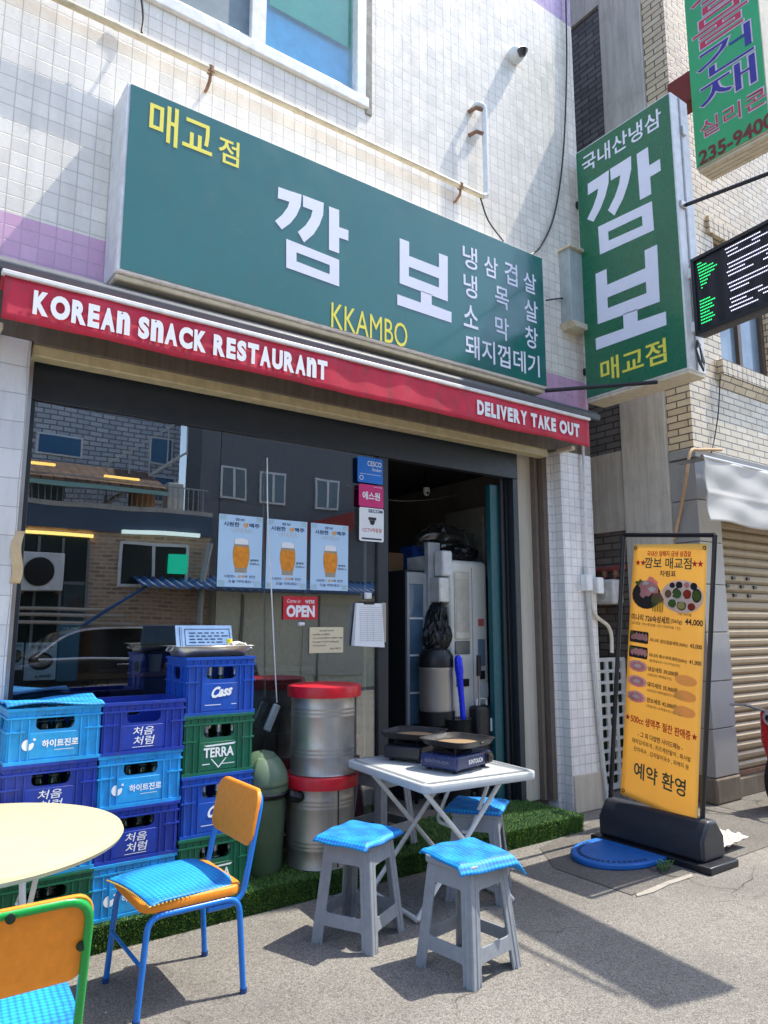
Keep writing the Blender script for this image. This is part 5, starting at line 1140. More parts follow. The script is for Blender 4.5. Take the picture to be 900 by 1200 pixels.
sticker('white surveillance notice with a camera pictogram under the magenta sticker', 418.5, 447, 596, 635, PAPER, f3)
# hanging adapter
ad = thing('power_adapter', 'pale grey power adapter hanging from a white cord in front of the window', 'adapter', (2.14, 4.2, .9))
MB().tube(smooth_path([(2.10, 4.262, 2.60), (2.11, 4.25, 2.2), (2.14, 4.23, 1.7), (2.165, 4.21, 1.25), (2.18, 4.2, 1.02)]), .004, 6).build('cord', WHITEP, ad, True)
m_ = Matrix.Translation((2.145, 4.195, .93)) @ Matrix.Rotation(R(24), 4, 'Y'); MB().box(-.022, .022, -.016, .016, -.085, .085).xf(m_).build('adapter_body', M('adapter_grey', (176, 190, 190), .45), ad, True, bevel=.008)
MB().tube(smooth_path([(2.11, 4.195, .85), (2.09, 4.2, .7), (2.12, 4.2, .55), (2.13, 4.22, .35)]), .004, 6).build('lead', BLACK, ad, True)

# ------------------------------------------------------------------ inside the restaurant
z0f = .12
def bx_(px0, px1, pt, pb, y, dep):      # a box whose front face measures these pixels on the plane y
    a_, c_, t_, b2 = at(px0, (pt+pb)/2, 1, y), at(px1, (pt+pb)/2, 1, y), at((px0+px1)/2, pt, 1, y), at((px0+px1)/2, pb, 1, y)
    return a_.x, c_.x, y, y+dep, max(z0f, b2.z), t_.z
fz = thing('glass_fridge', 'tall glass door drinks fridge just inside the open door', 'fridge', (3.6, 4.95, z0f))
X0, X1, Y0, Y1, _, Z1 = bx_(475, 497, 668, 860, 4.78, .5); ZB = z0f
MB().box(X0, X1, Y0, Y1, ZB, Z1).build('cabinet', M('fridge_side_dark', (44, 48, 52), .5), fz, True, bevel=.01)
q = MB(); q.box(X0, X0+.025, Y0-.03, Y0-.001, ZB+.15, Z1-.02); q.box(X1-.025, X1, Y0-.03, Y0-.001, ZB+.15, Z1-.02); q.box(X0+.025, X1-.025, Y0-.03, Y0-.001, Z1-.12, Z1-.02); q.box(X0+.025, X1-.025, Y0-.03, Y0-.001, ZB+.15, ZB+.25); q.build('door_frame', M('fridge_door_frame', (160, 164, 168), .4), fz, True, bevel=.004)
MB().box(X0+.026, X1-.026, Y0-.02, Y0-.002, ZB+.251, Z1-.121).build('glass_door', M('fridge_glass', (84, 112, 134), .15, var=.3, vs=3, spec=.8), fz, True)
q = MB()
for zz in (.65, .95, 1.25, 1.55): q.mark(); q.box(X0+.027, X1-.027, Y0-.026, Y0-.021, zz, zz+.015)
q.build('shelf_edge', WHITEP, fz, True)
cw = thing('water_cooler', 'slim grey water cooler between the drinks fridge and the purifier', 'water cooler', (3.9, 4.9, z0f))
X0, X1, Y0, Y1, _, Z1 = bx_(499, 513, 672, 860, 4.74, .3); MB().box(X0, X1, Y0, Y1, z0f, Z1).build('body', M('cooler_grey', (168, 170, 170), .4), cw, True, bevel=.015); MB().box(X0+.02, X1-.02, Y0-.008, Y0+.001, Z1-.5, Z1-.2).build('front_panel', M('cooler_panel', (110, 116, 120), .3), cw, True, bevel=.004)
MB().tube([(X1-.01, Y0-.03, Z1-.62), (X1-.01, Y0-.03, Z1-.2)], .012, 8).build('grab_bar', M('cooler_bar', (200, 202, 200), .3), cw, True)
wp = thing('water_purifier', 'tall cream water purifier standing inside the open door', 'water purifier', (4.2, 4.7, z0f))
X0, X1, Y0, Y1, _, Z1 = bx_(531, 574, 657, 862, 4.56, .40); w_ = X1-X0; PC = M('purifier_cream', (236, 232, 220), .35, var=.03)
MB().box(X0, X1, Y0, Y1, z0f, Z1).build('body', PC, wp, True, bevel=.05, seg=5)
MB().box(X0+.05*w_, X0+.44*w_, Y0-.012, Y0+.01, Z1-.66, Z1-.1).build('front_panel', M('purifier_panel', (214, 208, 192), .3), wp, True, bevel=.011)
MB().box(X0+.07*w_, X0+.42*w_, Y0-.016, Y0-.0125, Z1-.60, Z1-.16).build('panel_inset', M('purifier_inset', (196, 190, 176), .4), wp, True, bevel=.003)
MB().box(X0+.05*w_, X0+.44*w_, Y0-.010, Y0+.01, Z1-.78, Z1-.67).build('dispenser_slot', M('slot_grey', (120, 120, 112), .4), wp, True, bevel=.008)
MB().box(X0+.08*w_, X0+.4*w_, Y0-.006, Y0+.005, Z1-1.04, Z1-.98).build('drip_grille', BLACK, wp, True)
MB().box(X0+.66*w_, X0+.86*w_, Y0-.004, Y0-.001, Z1-.88, Z1-.66).build('label_panel', M('label_blue_grey', (120, 134, 156), .4), wp, True); MB().box(X0+.68*w_, X0+.84*w_, Y0-.004, Y0-.001, Z1-.55, Z1-.49).build('red_label', M('label_red', (206, 110, 100), .4), wp, True); MB().box(X0+.66*w_, X0+.84*w_, Y0-.004, Y0-.001, Z1-.99, Z1-.92).build('dark_label', DINK, wp, True); MB().box(X0+.66*w_, X0+.92*w_, Y0-.004, Y0-.001, Z1-1.14, Z1-1.02).build('paper_label', PAPER, wp, True)
MB().box(X0+.52*w_, X0+.535*w_, Y0-.002, Y0+.005, z0f+.05, Z1-.06).build('body_seam', M('seam_grey', (150, 152, 154), .5), wp, True)
BAGM = M('black_bag', (24, 25, 29), .28, var=.3)
tag(blob(((X0+X1)/2+.04, 4.75, Z1+.075), (.17, .14, .075), .16, 2.0, 5, 3.).build('black_bag', BAGM), 'crumpled black bag on top of the water purifier', 'bag')
dp = thing('towel_dispenser', 'narrow white dispenser box beside the water purifier', 'dispenser', (3.9, 4.6, 1.7)); X0, X1, Y0, Y1, Z0_, Z1 = bx_(519, 531, 645, 675, 4.58, .12); MB().box(X0, X1, Y0, Y1, Z0_, Z1).build('upper_case', WHITEP, dp, True, bevel=.02, seg=3); X0, X1, Y0, Y1, Z0_, Z1 = bx_(515, 529, 676.5, 706, 4.59, .12); MB().box(X0, X1, Y0, Y1, Z0_, Z1).build('lower_case', M('dispenser_steel', (206, 206, 204), .35, .3), dp, True, bevel=.012); MB().box(X0-.02, X1-.02, Y1, Y1+.05, Z0_-.6, Z1+.3).build('back_rail', M('fridge_grey', (176, 180, 182), .4), dp, True)
ub = thing('steel_urn', 'stainless water urn with a black lid on a dark stand inside the door', 'urn', (4.0, 4.55, .5)); X0, X1, Y0, Y1, Z0_, Z1 = bx_(504, 537, 786, 834, 4.48, .2); cx2 = (X0+X1)/2; rr = (X1-X0)/2*.93; hh = Z1-Z0_
MB().lathe([(0, 0), (rr*.96, 0), (rr, .02), (rr, hh), (rr*1.04, hh+.01), (rr*1.04, hh+.025), (rr*.95, hh+.03)], (cx2, 4.58, Z0_), 40).build('urn_body', M('urn_steel', (188, 184, 176), .42, .65, var=.03, vs=2), ub, True)
MB().lathe([(rr*1.03, 0), (rr*1.06, .02), (rr*1.04, .09), (rr*.8, .14), (.03, .155), (.03, .175), (0, .178)], (cx2, 4.58, Z0_+hh+.02), 32).build('urn_lid', BLACK, ub, True); q = MB(); q.lathe([(0, -.10), (rr*1.05, -.10), (rr*1.1, -.0), (rr, .0)], (cx2, 4.58, Z0_-.002), 28); q.build('urn_base', BLACK, ub, True)
us = thing('urn_stand', 'dark low stand under the stainless urn', 'stand', (cx2, 4.58, z0f)); zs_ = Z0_-.105; MB().box(cx2-.15, cx2+.15, 4.46, 4.7, zs_-.025, zs_).build('stand_top', BLACKM, us, True)
for x in (cx2-.14, cx2+.12):
    for y in (4.47, 4.67): MB().box(x, x+.02, y, y+.02, z0f, zs_-.026).build('leg', BLACKM, us, True)
pb1 = at(516, 735, 1, 4.62); hb = blob((pb1.x, 4.66, pb1.z), (.14, .09, .22), .4, 1.3, 5, 9.); hb.v = [(pb1.x+(x-pb1.x)*(1.05-.85*min(1, max(0, (z-pb1.z+.2)/.44))), y, z) for x, y, z in hb.v]
tag(hb.build('hanging_bag', BAGM), 'black plastic bag hanging above the stainless urn', 'bag')
pd = thing('paddle', 'bright blue plastic paddle handle standing in a black bucket', 'paddle', (3.98, 4.42, .4)); P_ = [at(a_, b2, 1, 4.42) for a_, b2 in ((543, 862), (543, 845), (541, 820), (539, 798), (538, 785), (537, 772), (536, 768))]
MB().tube(P_, [.020, .022, .022, .026, .034, .032, .016], 14).build('handle', M('paddle_blue', (16, 48, 230), .3), pd, True)
bq = at(537, 860, 1, 4.42); tag(MB().lathe([(0, .0), (.10, 0), (.115, at(537, 843, 1, 4.42).z-z0f), (.12, at(537, 843, 1, 4.42).z-z0f+.006), (.108, at(537, 843, 1, 4.42).z-z0f)], (bq.x, 4.44, z0f), 24).build('black_bucket', BLACK), 'black bucket just inside the door holding the blue paddle', 'bucket')
br = thing('broom', 'broom with steel shaft and black grip inside the door', 'broom', (4.1, 4.46, z0f)); a_, b2, c_ = at(562, 850, 1, 4.45), at(561, 792, 1, 4.45), at(561, 768, 1, 4.45); MB().tube([(a_.x, 4.45, .16), b2], .010, 8).build('shaft', STEEL, br, True); MB().tube([b2, c_], .020, 10).build('grip', BLACK, br, True); MB().box(a_.x-.1, a_.x+.1, 4.43, 4.48, z0f, .2).build('head', BLACK, br, True, bevel=.01)
tc2 = thing('trolley_case', 'black upright case standing by the open door jamb', 'case', (4.15, 4.45, z0f)); X0, X1, Y0, Y1, _, Z1 = bx_(560, 581, 827, 880, 4.40, .12); MB().box(X0, X1, Y0, Y1, .14, Z1).build('case_body', BLACK, tc2, True, bevel=.03, seg=3); MB().box(X1-.06, X1-.02, Y0-.006, Y0-.001, Z1-.2, Z1-.1).build('case_tag', PAPER, tc2, True); MB().tube(fillet([(X0+.05, Y0+.06, Z1), (X0+.05, Y0+.06, Z1+.05), (X1-.04, Y0+.06, Z1+.05), (X1-.04, Y0+.06, Z1)], .02), .007, 8).build('case_handle', WHITEP, tc2, True)
X0, X1, Y0, Y1, Z0_, Z1 = bx_(456, 478, 648, 682, 5.2, .4); tag(MB().box(X0, X1, Y0, Y1, Z0_, Z1).build('cardboard_box', CARD, bevel=.006), 'brown cardboard box stacked behind the fridge', 'box')
tag(MB().box(X0-.05, X1+.03, Y0-.02, Y1, .12, Z0_-.002).build('shelf_cabinet', M('cabinet_dark', (90, 88, 86), .6), bevel=.008), 'dark cabinet under the cardboard box inside the shop', 'cabinet')
zf = at(486, 668, 1, 4.78).z; bk = thing('white_basket', 'white plastic basket on top of the glass fridge', 'basket', (3.9, 4.9, zf)); X0, X1, Y0, Y1, _, Z1 = bx_(498, 517, 652, 672, 4.80, .25); Z0_ = zf+.003
q = MB()
for k in range(7): q.box(X0+(X1-X0)*k/7, X0+(X1-X0)*(k+.55)/7, Y0, Y0+.008, Z0_, Z1-.03)
q.box(X0, X1, Y0-.004, Y0+.012, Z1-.03, Z1); q.box(X0, X1, Y0+.009, Y1, Z0_, Z0_+.01); q.box(X0, X0+.008, Y0+.009, Y1, Z0_+.011, Z1); q.box(X1-.008, X1, Y0+.009, Y1, Z0_+.011, Z1); q.build('basket_body', WHITEP, bk, True)
X0, X1, Y0, Y1, Z0_, Z1 = bx_(484, 505, 640, 668, 5.06, .2); tag(MB().box(X0, X1, Y0, Y1, zf+.003, Z1).build('blue_carton', M('carton_blue', (26, 70, 150), .5), bevel=.005), 'blue carton behind the basket on top of the fridge', 'carton')
q0 = at(526, 634, 1, 4.95); tag(blob((q0.x, 5.0, q0.z), (.30, .16, .15), .22, .9, 5, 5.).build('polythene_bag', M('polythene', (232, 228, 222), .3, var=.06)), 'crumpled clear polythene bag of goods on top of the fridge', 'bag')
cm = thing('ceiling_camera', 'small white dome camera on the dark ceiling inside', 'camera', (4.25, 5.3, 2.9)); MB().lathe([(0, .04), (.03, .04), (.034, .0), (.02, -.032), (0, -.04)], (4.22, 5.2, 2.74), 20).build('housing', WHITEP, cm, True); MB().box(4.21, 4.23, 5.19, 5.21, 2.785, 2.949).build('stem', BLACK, cm, True); MB().lathe([(0, -.02), (.016, 0), (0, .014)], (4.21, 5.172, 2.728), 14).build('lens', BLACK, cm, True)
tag(MB().tube(smooth_path([(3.2, 5.0, 2.66), (3.7, 5.1, 2.60), (4.2, 5.2, 2.66), (4.7, 5.3, 2.78)]), .004, 5).build('cable', M('wire_grey', (150, 146, 140), .6)), 'thin wire sagging under the dark ceiling inside the door', 'cable')
tag(MB().box(4.70, 4.85, 4.95, 5.5, 1.95, 2.62).build('wall_cabinet', M('cabinet_grey', (122, 118, 110), .5), bevel=.01), 'grey wall cabinet high on the right inside wall', 'cabinet')
tag(MB().box(2.62, 3.02, 4.42, 4.66, .12, .72).build('red_cooler', M('cooler_red', (150, 22, 40), .4), bevel=.02), 'dark red cool box on the floor behind the drums', 'cool box')
fn = thing('desk_fan', 'black wire cage fan behind the window glass', 'fan', (2.42, 4.62, .12)); m_ = Matrix.Translation((2.42, 4.6, .93)) @ Matrix.Rotation(R(-18), 4, 'Z')
q = MB()
for k in range(26):
    a_ = 2*PI*k/26; q.tube([m_ @ Vector((.02*math.cos(a_), -.09, .02*math.sin(a_))), m_ @ Vector((.12*math.cos(a_+.25), -.075, .12*math.sin(a_+.25))), m_ @ Vector((.17*math.cos(a_+.4), 0, .17*math.sin(a_+.4)))], .0022, 4)
q.tube([m_ @ Vector((.17*math.cos(2*PI*k/32), 0, .17*math.sin(2*PI*k/32))) for k in range(32)], .006, 6, closed=True); q.build('cage', M('fan_grey', (120, 124, 126), .4), fn, True)
q = MB()
for k in range(3):
    a_ = 2*PI*k/3; q.add([m_ @ Vector((0, -.03, 0)), m_ @ Vector((.14*math.cos(a_), -.045, .14*math.sin(a_))), m_ @ Vector((.15*math.cos(a_+.5), -.03, .15*math.sin(a_+.5))), m_ @ Vector((.12*math.cos(a_+.95), -.015, .12*math.sin(a_+.95)))], [(0, 1, 2, 3)])
q.build('blades', M('fan_blade', (60, 62, 66), .3), fn, True, solid=.003); q = MB(); q.tube([(2.42, 4.66, .14), (2.42, 4.64, .9)], .016, 8); q.lathe([(0, 0), (.17, 0), (.16, .03), (0, .035)], (2.42, 4.66, .12), 24); q.build('stand', BLACK, fn, True)
# menus, shelf and cups behind the left pane
yi_ = YG+.03
def inner(label, px0, px1, pt, pb, mat, draw=None, y=yi_, name='menu_poster'):
    q0, q1, q2, q3 = at(px0, (pt+pb)/2, 1, y), at(px1, (pt+pb)/2, 1, y), at((px0+px1)/2, pt, 1, y), at((px0+px1)/2, pb, 1, y)
    o = thing(name, label, 'poster', ((q0.x+q1.x)/2, y, q3.z)); MB().box(q0.x, q1.x, y, y+.003, q3.z, q2.z).build('sheet', mat, o, True)
    if draw: draw(o, q0.x, q3.z, q1.x-q0.x, q2.z-q3.z, F(y))
    return o
GP = M('menu_grey', (236, 238, 240), .7)
def nood(title, price):
    def d(o, l, b_, w, h, P):
        L = MB(); write(L, P, title, l+.18*w, b_+.82*h, l+.85*w, b_+.94*h, .02, .001); write(L, P, price, l+.35*w, b_+.05*h, l+.85*w, b_+.15*h, .02, .001); L.build('lettering', DINK, o, True, smooth=0)
        q = MB(); shape(q, P, [disc(l+.5*w, b_+.5*h, .40*w, .24*h)], .001); q.build('printed_bowl', M('print_bowl', (50, 46, 44), .6), o, True, smooth=0); q = MB(); shape(q, P, [disc(l+.5*w, b_+.52*h, .31*w, .17*h)], .0016); shape(q, P, [disc(l+.42*w, b_+.57*h, .1*w, .07*h)], .002); q.build('printed_noodles', M('print_noodle', (150, 120, 92), .6, var=.4, vs=70), o, True, smooth=0)
    return d
inner('grey noodle menu poster with a bowl picture behind the left window', 29, 66, 753, 797, GP, nood('비빔국수', '6,000원'))
inner('grey noodle menu poster cut by the left pillar edge', 12, 27, 753, 785, GP, nood('국수', '5,000원'))
def bluep(o, l, b_, w, h, P):
    L = MB(); write(L, P, '전화 주문', l+.15*w, b_+.9*h, l+.85*w, b_+.94*h, .02, .001); L.build('lettering', WINK, o, True, smooth=0)
inner('tall pale blue poster behind the left window beside the noodle menu', 68, 92, 731, 798, M('poster_blue_dim', (96, 140, 160), .6), bluep)
def darkp(o, l, b_, w, h, P):
    q = MB(); shape(q, P, [disc(l+.5*w, b_+.5*h, .36*w, .2*h)], .001); q.build('printed_dish', M('print_dish', (96, 66, 56), .6, var=.5, vs=60), o, True, smooth=0)
inner('framed dark food poster behind the left window above the others', 74, 106, 686, 730, M('poster_dark', (82, 84, 84), .6), darkp)
sh_ = thing('wall_shelf', 'wooden shelf behind the window carrying paper cups', 'shelf', (1.9, 4.85, 1.2)); MB().box(1.05, 1.95, 4.75, 5.0, 1.17, 1.2).build('board', M('shelf_wood', (150, 100, 66), .6), sh_, True, bevel=.004); q = MB(); q.box(1.2, 1.22, 4.8, 5.0, .12, 1.17); q.box(1.8, 1.82, 4.8, 5.0, .12, 1.17); q.build('shelf_leg', BLACKM, sh_, True)
pc = None
for px in (158, 181):
    p = at(px, 790, 1, 4.85)
    if pc is None:
        pc = thing('paper_cup', 'stack of paper cups on the wooden shelf behind the window', 'cup', (p.x, 4.85, 1.2), 0, 'paper cups behind the window'); MB().lathe([(0, 0), (.034, 0), (.045, .11), (.047, .115), (.04, .115)], n=18).build('cup', M('cup_beige', (196, 188, 172), .6), pc); MB().lathe([(.048, .112), (.05, .12), (.044, .135), (0, .135)], n=18).build('lid', BLACK, pc)
    else: rel(pc, pc['label'], None, (p.x, 4.85, 1.2), 0)
ct = thing('service_counter', 'dark service counter with a screen seen dimly behind the window', 'counter', (2.2, 5.5, z0f)); MB().box(1.5, 3.2, 5.5, 6.0, z0f, 1.12).build('counter_body', M('counter_dark', (74, 64, 58), .6), ct, True, bevel=.01); MB().box(1.48, 3.22, 5.48, 6.02, 1.121, 1.16).build('counter_top', M('counter_top', (120, 112, 104), .4), ct, True)
pt_ = thing('till_screen', 'dark till screen standing on the service counter', 'screen', (2.35, 5.6, 1.16)); MB().box(2.1, 2.5, 5.62, 5.65, 1.24, 1.52).build('screen', BLACK, pt_, True, bevel=.006); MB().box(2.26, 2.34, 5.60, 5.70, 1.161, 1.24).build('foot', BLACK, pt_, True)
# ------------------------------------------------------------------ scooter in front of the shutter
sc_ = thing('scooter', 'red scooter parked by the closed shutter at the right edge', 'scooter', (7.0, 3.1, 0), R(0))
SR = M('scooter_red', (170, 20, 34), .25, coat=.6)
for x in (6.30, 7.5):
    m_ = Matrix.Translation((x, 3.14, .24)) @ Matrix.Rotation(R(90), 4, 'X'); q = MB().lathe([(.16, -.04), (.22, -.045), (.24, 0), (.22, .045), (.16, .04)], n=32).xf(m_); w_ = q.build('wheel', M('tyre_rubber', (26, 26, 26), .8), sc_, True); MB().lathe([(0, -.03), (.155, -.035), (.155, .035), (0, .03)], n=24).xf(m_).build('rim', CHROME, w_, True)
MB().prism([(.42, .30), (.62, .22), (.95, .22), (1.12, .45), (1.5, .52), (1.62, .68), (1.05, .72), (.98, .5), (.9, .3), (.66, .3), (.44, .78), (.32, .8), (.3, .55)], (5.9, 3.04, 0), (1, 0, 0), (0, 0, 1), (0, .22, 0)).build('body', SR, sc_, True, bevel=.03, seg=3)
MB().prism([(0, 0), (.6, .02), (.66, .08), (.5, .1), (.1, .09)], (6.92, 3.06, .73), (1, 0, 0), (0, 0, 1), (0, .2, 0)).build('seat', BLACK, sc_, True, bevel=.02)
q = MB(); q.tube([(6.22, 2.80, .82), (6.2, 2.95, .83), (6.23, 3.15, .78), (6.2, 3.35, .83), (6.22, 3.5, .82)], .014, 8); q.tube([(6.23, 3.15, .8), (6.30, 3.14, .26)], .025, 8); q.build('handlebar', CHROME, sc_, True)
q = MB(); q.lathe([(0, 0), (.03, .01), (.035, .03), (0, .05)], (0, 0, 0), 14); q.xf(Matrix.Translation((6.16, 3.06, .64)) @ Matrix.Rotation(R(-90), 4, 'Y')); q.build('indicator', M('indicator_orange', (236, 120, 20), .3), sc_, True)
q = MB(); q.lathe([(0, 0), (.06, .005), (.065, .03), (.03, .06)], (0, 0, 0), 18); q.xf(Matrix.Translation((6.22, 3.15, .74)) @ Matrix.Rotation(R(-90), 4, 'Y')); q.build('headlight', CHROME, sc_, True)

# ------------------------------------------------------------------ the opposite side of the street (seen mirrored in the shop window)
def m8(v): return 2*YG-v
YO = -7.0
OBR = BR('opposite_brown_brick', (206, 168, 132), (160, 122, 94), (196, 186, 172), .24, .085, .014, .5, .8, .3, .2); OBL = BR('opposite_grey_tile_brick', (206, 212, 218), (176, 184, 194), (116, 118, 124), .3, .12, .016, .5, .7, .3, .2)
ob = thing('opposite_building', 'brown and grey brick building across the street, mirrored in the shop window', 'building', (3, YO, 0))
MB().box(-6, 6.3, YO-.4, YO, 0, 3.9).build('brown_brick_wall', OBR, ob, True); MB().box(-6, 6.3, YO-2.6, YO-2.2, 3.9, 8.0).build('grey_brick_wall', OBL, ob, True); MB().box(-6, 6.3, YO-2.6, YO+.05, 3.9, 4.0).build('terrace_slab', CONC, ob, True)
MB().box(-6, 6.3, YO-.0, YO+.06, 3.45, 3.89).build('slate_blue_fascia', M('slate_blue', (76, 92, 112), .6), ob, True)
MB().prism([(0, 4.35), (0, 4.43), (-1.5, 5.05), (-1.5, 4.95)], (-3, YO+.25, 0), (0, 1, 0), (0, 0, 1), (8.2, 0, 0)).build('tiled_canopy', BR('roof_tile', (128, 96, 76), (96, 72, 60), (60, 48, 42), .22, .12, .02, 0, .7, .8, .2), ob, True)
MB().box(-3, 5.2, YO+.24, YO+.29, 4.26, 4.35).build('canopy_gutter', M('gutter_teal', (150, 190, 180), .5), ob, True)
q = MB(); q.box(-3, 6.2, YO+.0, YO+.03, 4.52, 4.55)
for k in range(80): q.box(-3+.115*k, -2.985+.115*k, YO+.005, YO+.025, 4.0, 4.52)
q.build('terrace_railing', M('railing_grey', (170, 170, 166), .5), ob, True)
q = MB(); q.box(4.3, 5.8, YO-.005, YO+.05, 2.3, 2.36); q.box(4.3, 5.8, YO-.005, YO+.05, 3.2, 3.26); q.box(4.3, 4.36, YO-.005, YO+.05, 2.36, 3.2); q.box(5.74, 5.8, YO-.005, YO+.05, 2.36, 3.2); q.box(5.02, 5.08, YO-.005, YO+.05, 2.36, 3.2); ow = q.build('window', WHITEM, ob, True); MB().box(4.36, 5.74, YO+.0, YO+.02, 2.36, 3.2).build('pane', M('dark_pane', (30, 44, 50), .1), ow, True)
q = MB(); q.box(2.9, 3.9, YO-2.2, YO-2.15, 5.4, 5.9); ow2 = q.build('window', WHITEM, ob, True); MB().box(2.95, 3.85, YO-2.149, YO-2.14, 5.44, 5.86).build('pane', M('blue_pane', (60, 110, 150), .15), ow2, True)
for x0, z0_ in ((6.0-.5, 5.5), (5.6, 4.5)): q = MB(); q.box(x0, x0+.6, YO-2.2, YO-2.15, z0_, z0_+.7); o_ = q.build('window', WHITEM, ob, True); MB().box(x0+.04, x0+.56, YO-2.149, YO-2.14, z0_+.04, z0_+.66).build('pane', M('blue_pane', (60, 110, 150), .15), o_, True)
MB().box(2.2, 3.7, YO-.01, YO+.02, 0, 3.3).build('dark_shopfront', M('dark_teal_front', (22, 40, 44), .3), ob, True)
MB().box(2.25, 3.75, YO+.03, YO+.1, 3.30, 3.36).build('shop_lamp_tube', lampmat('warm_tube_lit', (255, 214, 120), 1.6), ob, True); MB().box(4.3, 6.0, YO+.06, YO+.14, 3.42, 3.5).build('lamp_tube', lampmat('cool_tube_lit', (220, 240, 235), .8), ob, True)
MB().box(3.9, 4.6, YO+.02, YO+.08, 4.58, 4.62).build('terrace_lamp_tube', lampmat('warm_tube_lit2', (255, 206, 110), 1.4), ob, True); MB().box(2.2, 2.9, YO+.02, YO+.08, 4.68, 4.73).build('terrace_lamp_tube', lampmat('warm_tube_lit3', (255, 206, 110), 1.4), ob, True); MB().box(5.35, 5.75, YO+.06, YO+.12, 2.62, 3.05).build('lit_sign', lampmat('green_sign_lit', (20, 190, 150), .6), ob, True)
q = MB()
for k in range(9): q.tube([(4.2+.2*k, YO-1.4, 4.1+.16*k), (4.2+.2*k, YO-.9, 4.1+.16*k)], .02, 6)
q.tube([(4.1, YO-1.4, 4.1), (6.0, YO-1.4, 5.6)], .03, 6); q.tube([(4.1, YO-.9, 4.1), (6.0, YO-.9, 5.6)], .03, 6); q.tube([(4.1, YO-.9, 5.0), (6.0, YO-.9, 6.5)], .02, 6)
for k in range(5): q.tube([(4.2+.45*k, YO-.9, 4.1+.36*k), (4.2+.45*k, YO-.9, 5.1+.36*k)], .016, 6)
q.build('fire_stair', M('stair_pale', (190, 190, 184), .5), ob, True)
ac = thing('air_conditioner', 'white outdoor air conditioner unit against the brick wall across the street', 'air conditioner', (2.8, YO+.3, 2.1)); MB().box(2.35, 3.15, YO+.1, YO+.45, 2.15, 2.9).build('casing', WHITEM, ac, True, bevel=.02); MB().lathe([(0, 0), (.26, 0), (.28, .02), (0, .03)], n=28).xf(Matrix.Translation((2.68, YO+.452, 2.52)) @ Matrix.Rotation(R(-90), 4, 'X')).build('fan_grille', BLACK, ac, True); q = MB(); q.box(2.4, 2.45, YO-.0, YO+.4, 2.1, 2.149); q.box(3.05, 3.1, YO-.0, YO+.4, 2.1, 2.149); q.build('bracket', RUST, ac, True)
ob2 = thing('blue_roofed_annex', 'pale annex with a blue corrugated roof edge across the street, mirrored in the window', 'building', (8, YO, 0)); MB().box(6.4, 13, YO-.3, YO+.2, 0, 2.25).build('pale_wall', M('annex_pale', (216, 210, 186), .7, dirt=.3), ob2, True)
q = MB().sheet(lambda u, v: (4.6+8.4*u, YO+.75-1.1*v, 2.28+.35*v+.03*math.sin(u*260)), 520, 2); q.build('corrugated_roof', M('corrugated_blue', (40, 86, 140), .5), ob2, True, solid=.01)
MB().prism([(0, 0), (.1, 0), (1.6, 1.0), (1.5, 1.0)], (3.2, YO+.55, 1.3), (1, 0, 0), (0, 0, 1), (0, .1, 0)).build('sloping_edge', M('corrugated_blue', (40, 86, 140), .5), ob2, True)
q = MB(); q.box(8.6, 10.4, YO+.2, YO+.23, .3, 2.0); q.build('wall_panel', M('annex_panel', (196, 192, 176), .6), ob2, True)
ob3 = thing('dark_building', 'dark grey building behind the annex across the street, mirrored in the window', 'building', (9, YO-1, 0)); MB().box(6.4, 14, YO-2, YO-1, 2.3, 9).build('dark_wall', M('dark_render', (116, 118, 122), .8, dirt=.2), ob3, True)
for x0 in (6.9, 8.0, 9.6, 11.2):
    for z0_ in (4.6, 6.6): q = MB(); q.box(x0, x0+.7, YO-.999, YO-.95, z0_, z0_+.8); o_ = q.build('window', WHITEM, ob3, True); MB().box(x0+.05, x0+.65, YO-.949, YO-.94, z0_+.05, z0_+.75).build('pane', M('grey_pane', (110, 124, 132), .15), o_, True)
MB().prism([(0, 0), (.0, .5), (4.2, 1.6), (4.2, 1.1)], (7.4, YO-.6, 3.2), (1, 0, 0), (0, 0, 1), (0, .06, 0)).build('red_banner', M('banner_red_dim', (150, 50, 44), .7), ob3, True)
car = thing('parked_car', 'dark parked car across the street, mirrored in the shop window', 'car', (3.6, -4.1, 0)); CP = M('car_navy', (16, 20, 28), .15, coat=1., var=.05)
body = [(-2.2, .32), (2.2, .32), (2.28, .55), (2.2, .88), (1.35, .98), (-1.2, 1.0), (-2.1, .84), (-2.3, .6)]; cx_, cy_ = 3.6, -4.2
MB().prism(rpoly(body, .12, 4), (cx_, cy_-.85, 0), (1, 0, 0), (0, 0, 1), (0, 1.7, 0)).build('body', CP, car, True, bevel=.06, seg=3)
MB().prism(rpoly([(-1.45, .985), (1.5, .975), (1.05, 1.40), (.5, 1.48), (-.5, 1.47), (-.95, 1.36)], .08, 4), (cx_, cy_-.72, 0), (1, 0, 0), (0, 0, 1), (0, 1.44, 0)).build('cabin', M('car_glass_dark', (14, 18, 22), .06, coat=1.), car, True, bevel=.04, seg=3)
MB().tube(smooth_path([(cx_-1.42, cy_+.735, 1.02), (cx_-.95, cy_+.735, 1.36), (cx_-.4, cy_+.735, 1.455), (cx_+.5, cy_+.735, 1.46), (cx_+1.0, cy_+.735, 1.38), (cx_+1.45, cy_+.735, 1.02)]), .018, 8).build('window_trim', CHROME, car, True); MB().tube([(cx_-1.4, cy_+.858, 1.0), (cx_+1.4, cy_+.858, .98)], .014, 6).build('waist_trim', CHROME, car, True)
MB().box(cx_-1.9, cx_+1.9, cy_+.845, cy_+.862, .56, .585).build('side_trim', CHROME, car, True)
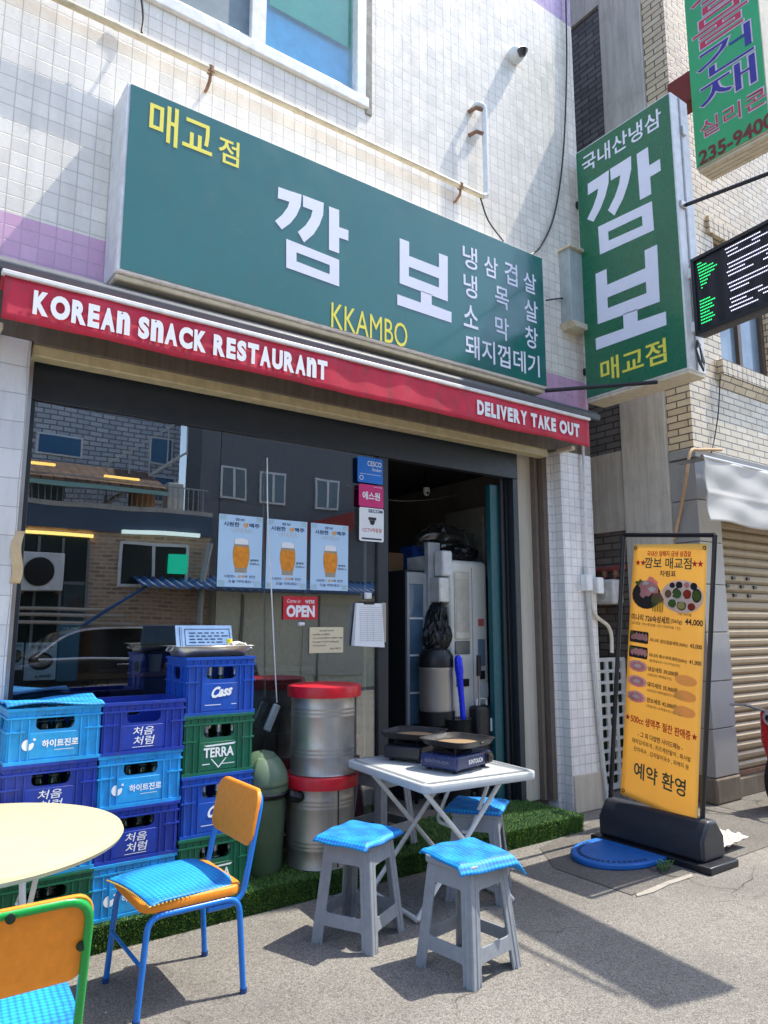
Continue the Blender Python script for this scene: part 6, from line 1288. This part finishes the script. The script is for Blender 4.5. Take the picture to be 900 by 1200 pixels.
for x in (-1.4, 1.4):
    for y in (-.86, .70):
        m_ = Matrix.Translation((cx_+x, cy_+y+.08, .33)) @ Matrix.Rotation(R(90), 4, 'X'); w_ = MB().lathe([(.2, -.1), (.31, -.1), (.33, 0), (.31, .1), (.2, .1)], n=32).xf(m_).build('wheel', M('tyre_rubber', (26, 26, 26), .8), car, True); MB().lathe([(0, -.09), (.2, -.105), (.2, .105), (0, .09)], n=24).xf(m_).build('rim', STEEL, w_, True)
for x in (-.25, .9): MB().box(cx_+x, cx_+x+.2, cy_+.852, cy_+.875, .88, .905).build('door_handle', CHROME, car, True, bevel=.006)

MB().tube([(6.05, YO+.22, .9), (6.05, YO+.22, 2.5), (6.2, YO+.22, 3.3)], .07, 12).build('flue_pipe', M('flue_grey', (176, 178, 176), .4, .4), ob, True)
q = MB()
for zz, xx in ((1.7, 4.4), (1.55, 4.6), (1.82, 4.0)): q.tube([(1.6, YO+.3, zz), (xx, YO+.3, zz-.03)], .035, 8)
q.mark; q.build('wall_pipes', M('wall_pipe_pale', (190, 176, 160), .6), ob, True)
for k, (x0, x1, z0_, z1_) in enumerate(((-1.5, 6.2, 7.2, 7.7), (6.6, 13.5, 6.05, 6.15))):
    tag(MB().tube(smooth_path([(x0, YO+.8, z0_), ((x0+x1)/2, YO+.8, (z0_+z1_)/2-.25), (x1, YO+.8, z1_)]), .02, 6).build('overhead_cable', BLACK), ('overhead cable sagging across the street in front of the grey brick wall', 'overhead cable sagging in front of the dark building across the street')[k], 'cable')
# torn tape on the left pillar edge
p0, p1 = at(17, 622, 1, YW-.004), at(24, 684, 1, YW-.004)
q = MB().sheet(lambda u, v: (p0.x-.005+.045*u+.008*math.sin(v*7), YW-.004-.03*u*u-.006*math.sin(v*5), p1.z+(p0.z-p1.z)*v), 8, 14)
tag(q.build('tape_strip', M('tape_tan', (206, 178, 138), .5, var=.12), solid=.002), 'tan strip of packing tape peeling from the left pillar edge', 'tape')

# more of the street opposite: shopfront joinery, sashes, balcony clutter
q = MB()
for x0 in (2.2, 2.68, 3.16, 3.66): q.box(x0, x0+.05, YO+.021, YO+.06, 0, 3.25)
q.box(2.25, 3.66, YO+.021, YO+.05, 2.3, 2.36); q.build('shopfront_joinery', M('joinery_grey', (120, 126, 128), .5), ob, True)
for x0 in (6.9, 8.0, 9.6, 11.2):
    for z0_ in (4.6, 6.6): MB().box(x0+.32, x0+.38, YO-.939, YO-.92, z0_+.05, z0_+.75).build('sash_bar', WHITEM, ob3, True)
for x0, w_, h_, c_ in ((4.6, .5, .5, (170, 120, 70)), (5.4, .35, .7, (200, 200, 196)), (2.6, .6, .4, (90, 120, 130))): MB().box(x0, x0+w_, YO-.7, YO-.3, 4.001, 4.0+h_).build('terrace_box', M('terrace_box_%d' % c_[0], c_, .7), ob, True, bevel=.02)
q = MB()
for k in range(40): q.box(-6+.31*k, -5.985+.31*k, YO-2.199, YO-2.19, 4.3, 8.0)
q.build('downpipes', M('downpipe_grey', (120, 122, 126), .6), ob, True) if False else None
for x0 in (7.0, 9.0, 11.0): MB().box(x0, x0+.06, YO+.2, YO+.235, .0, 2.2).build('wall_post', M('annex_post', (120, 118, 108), .6), ob2, True)
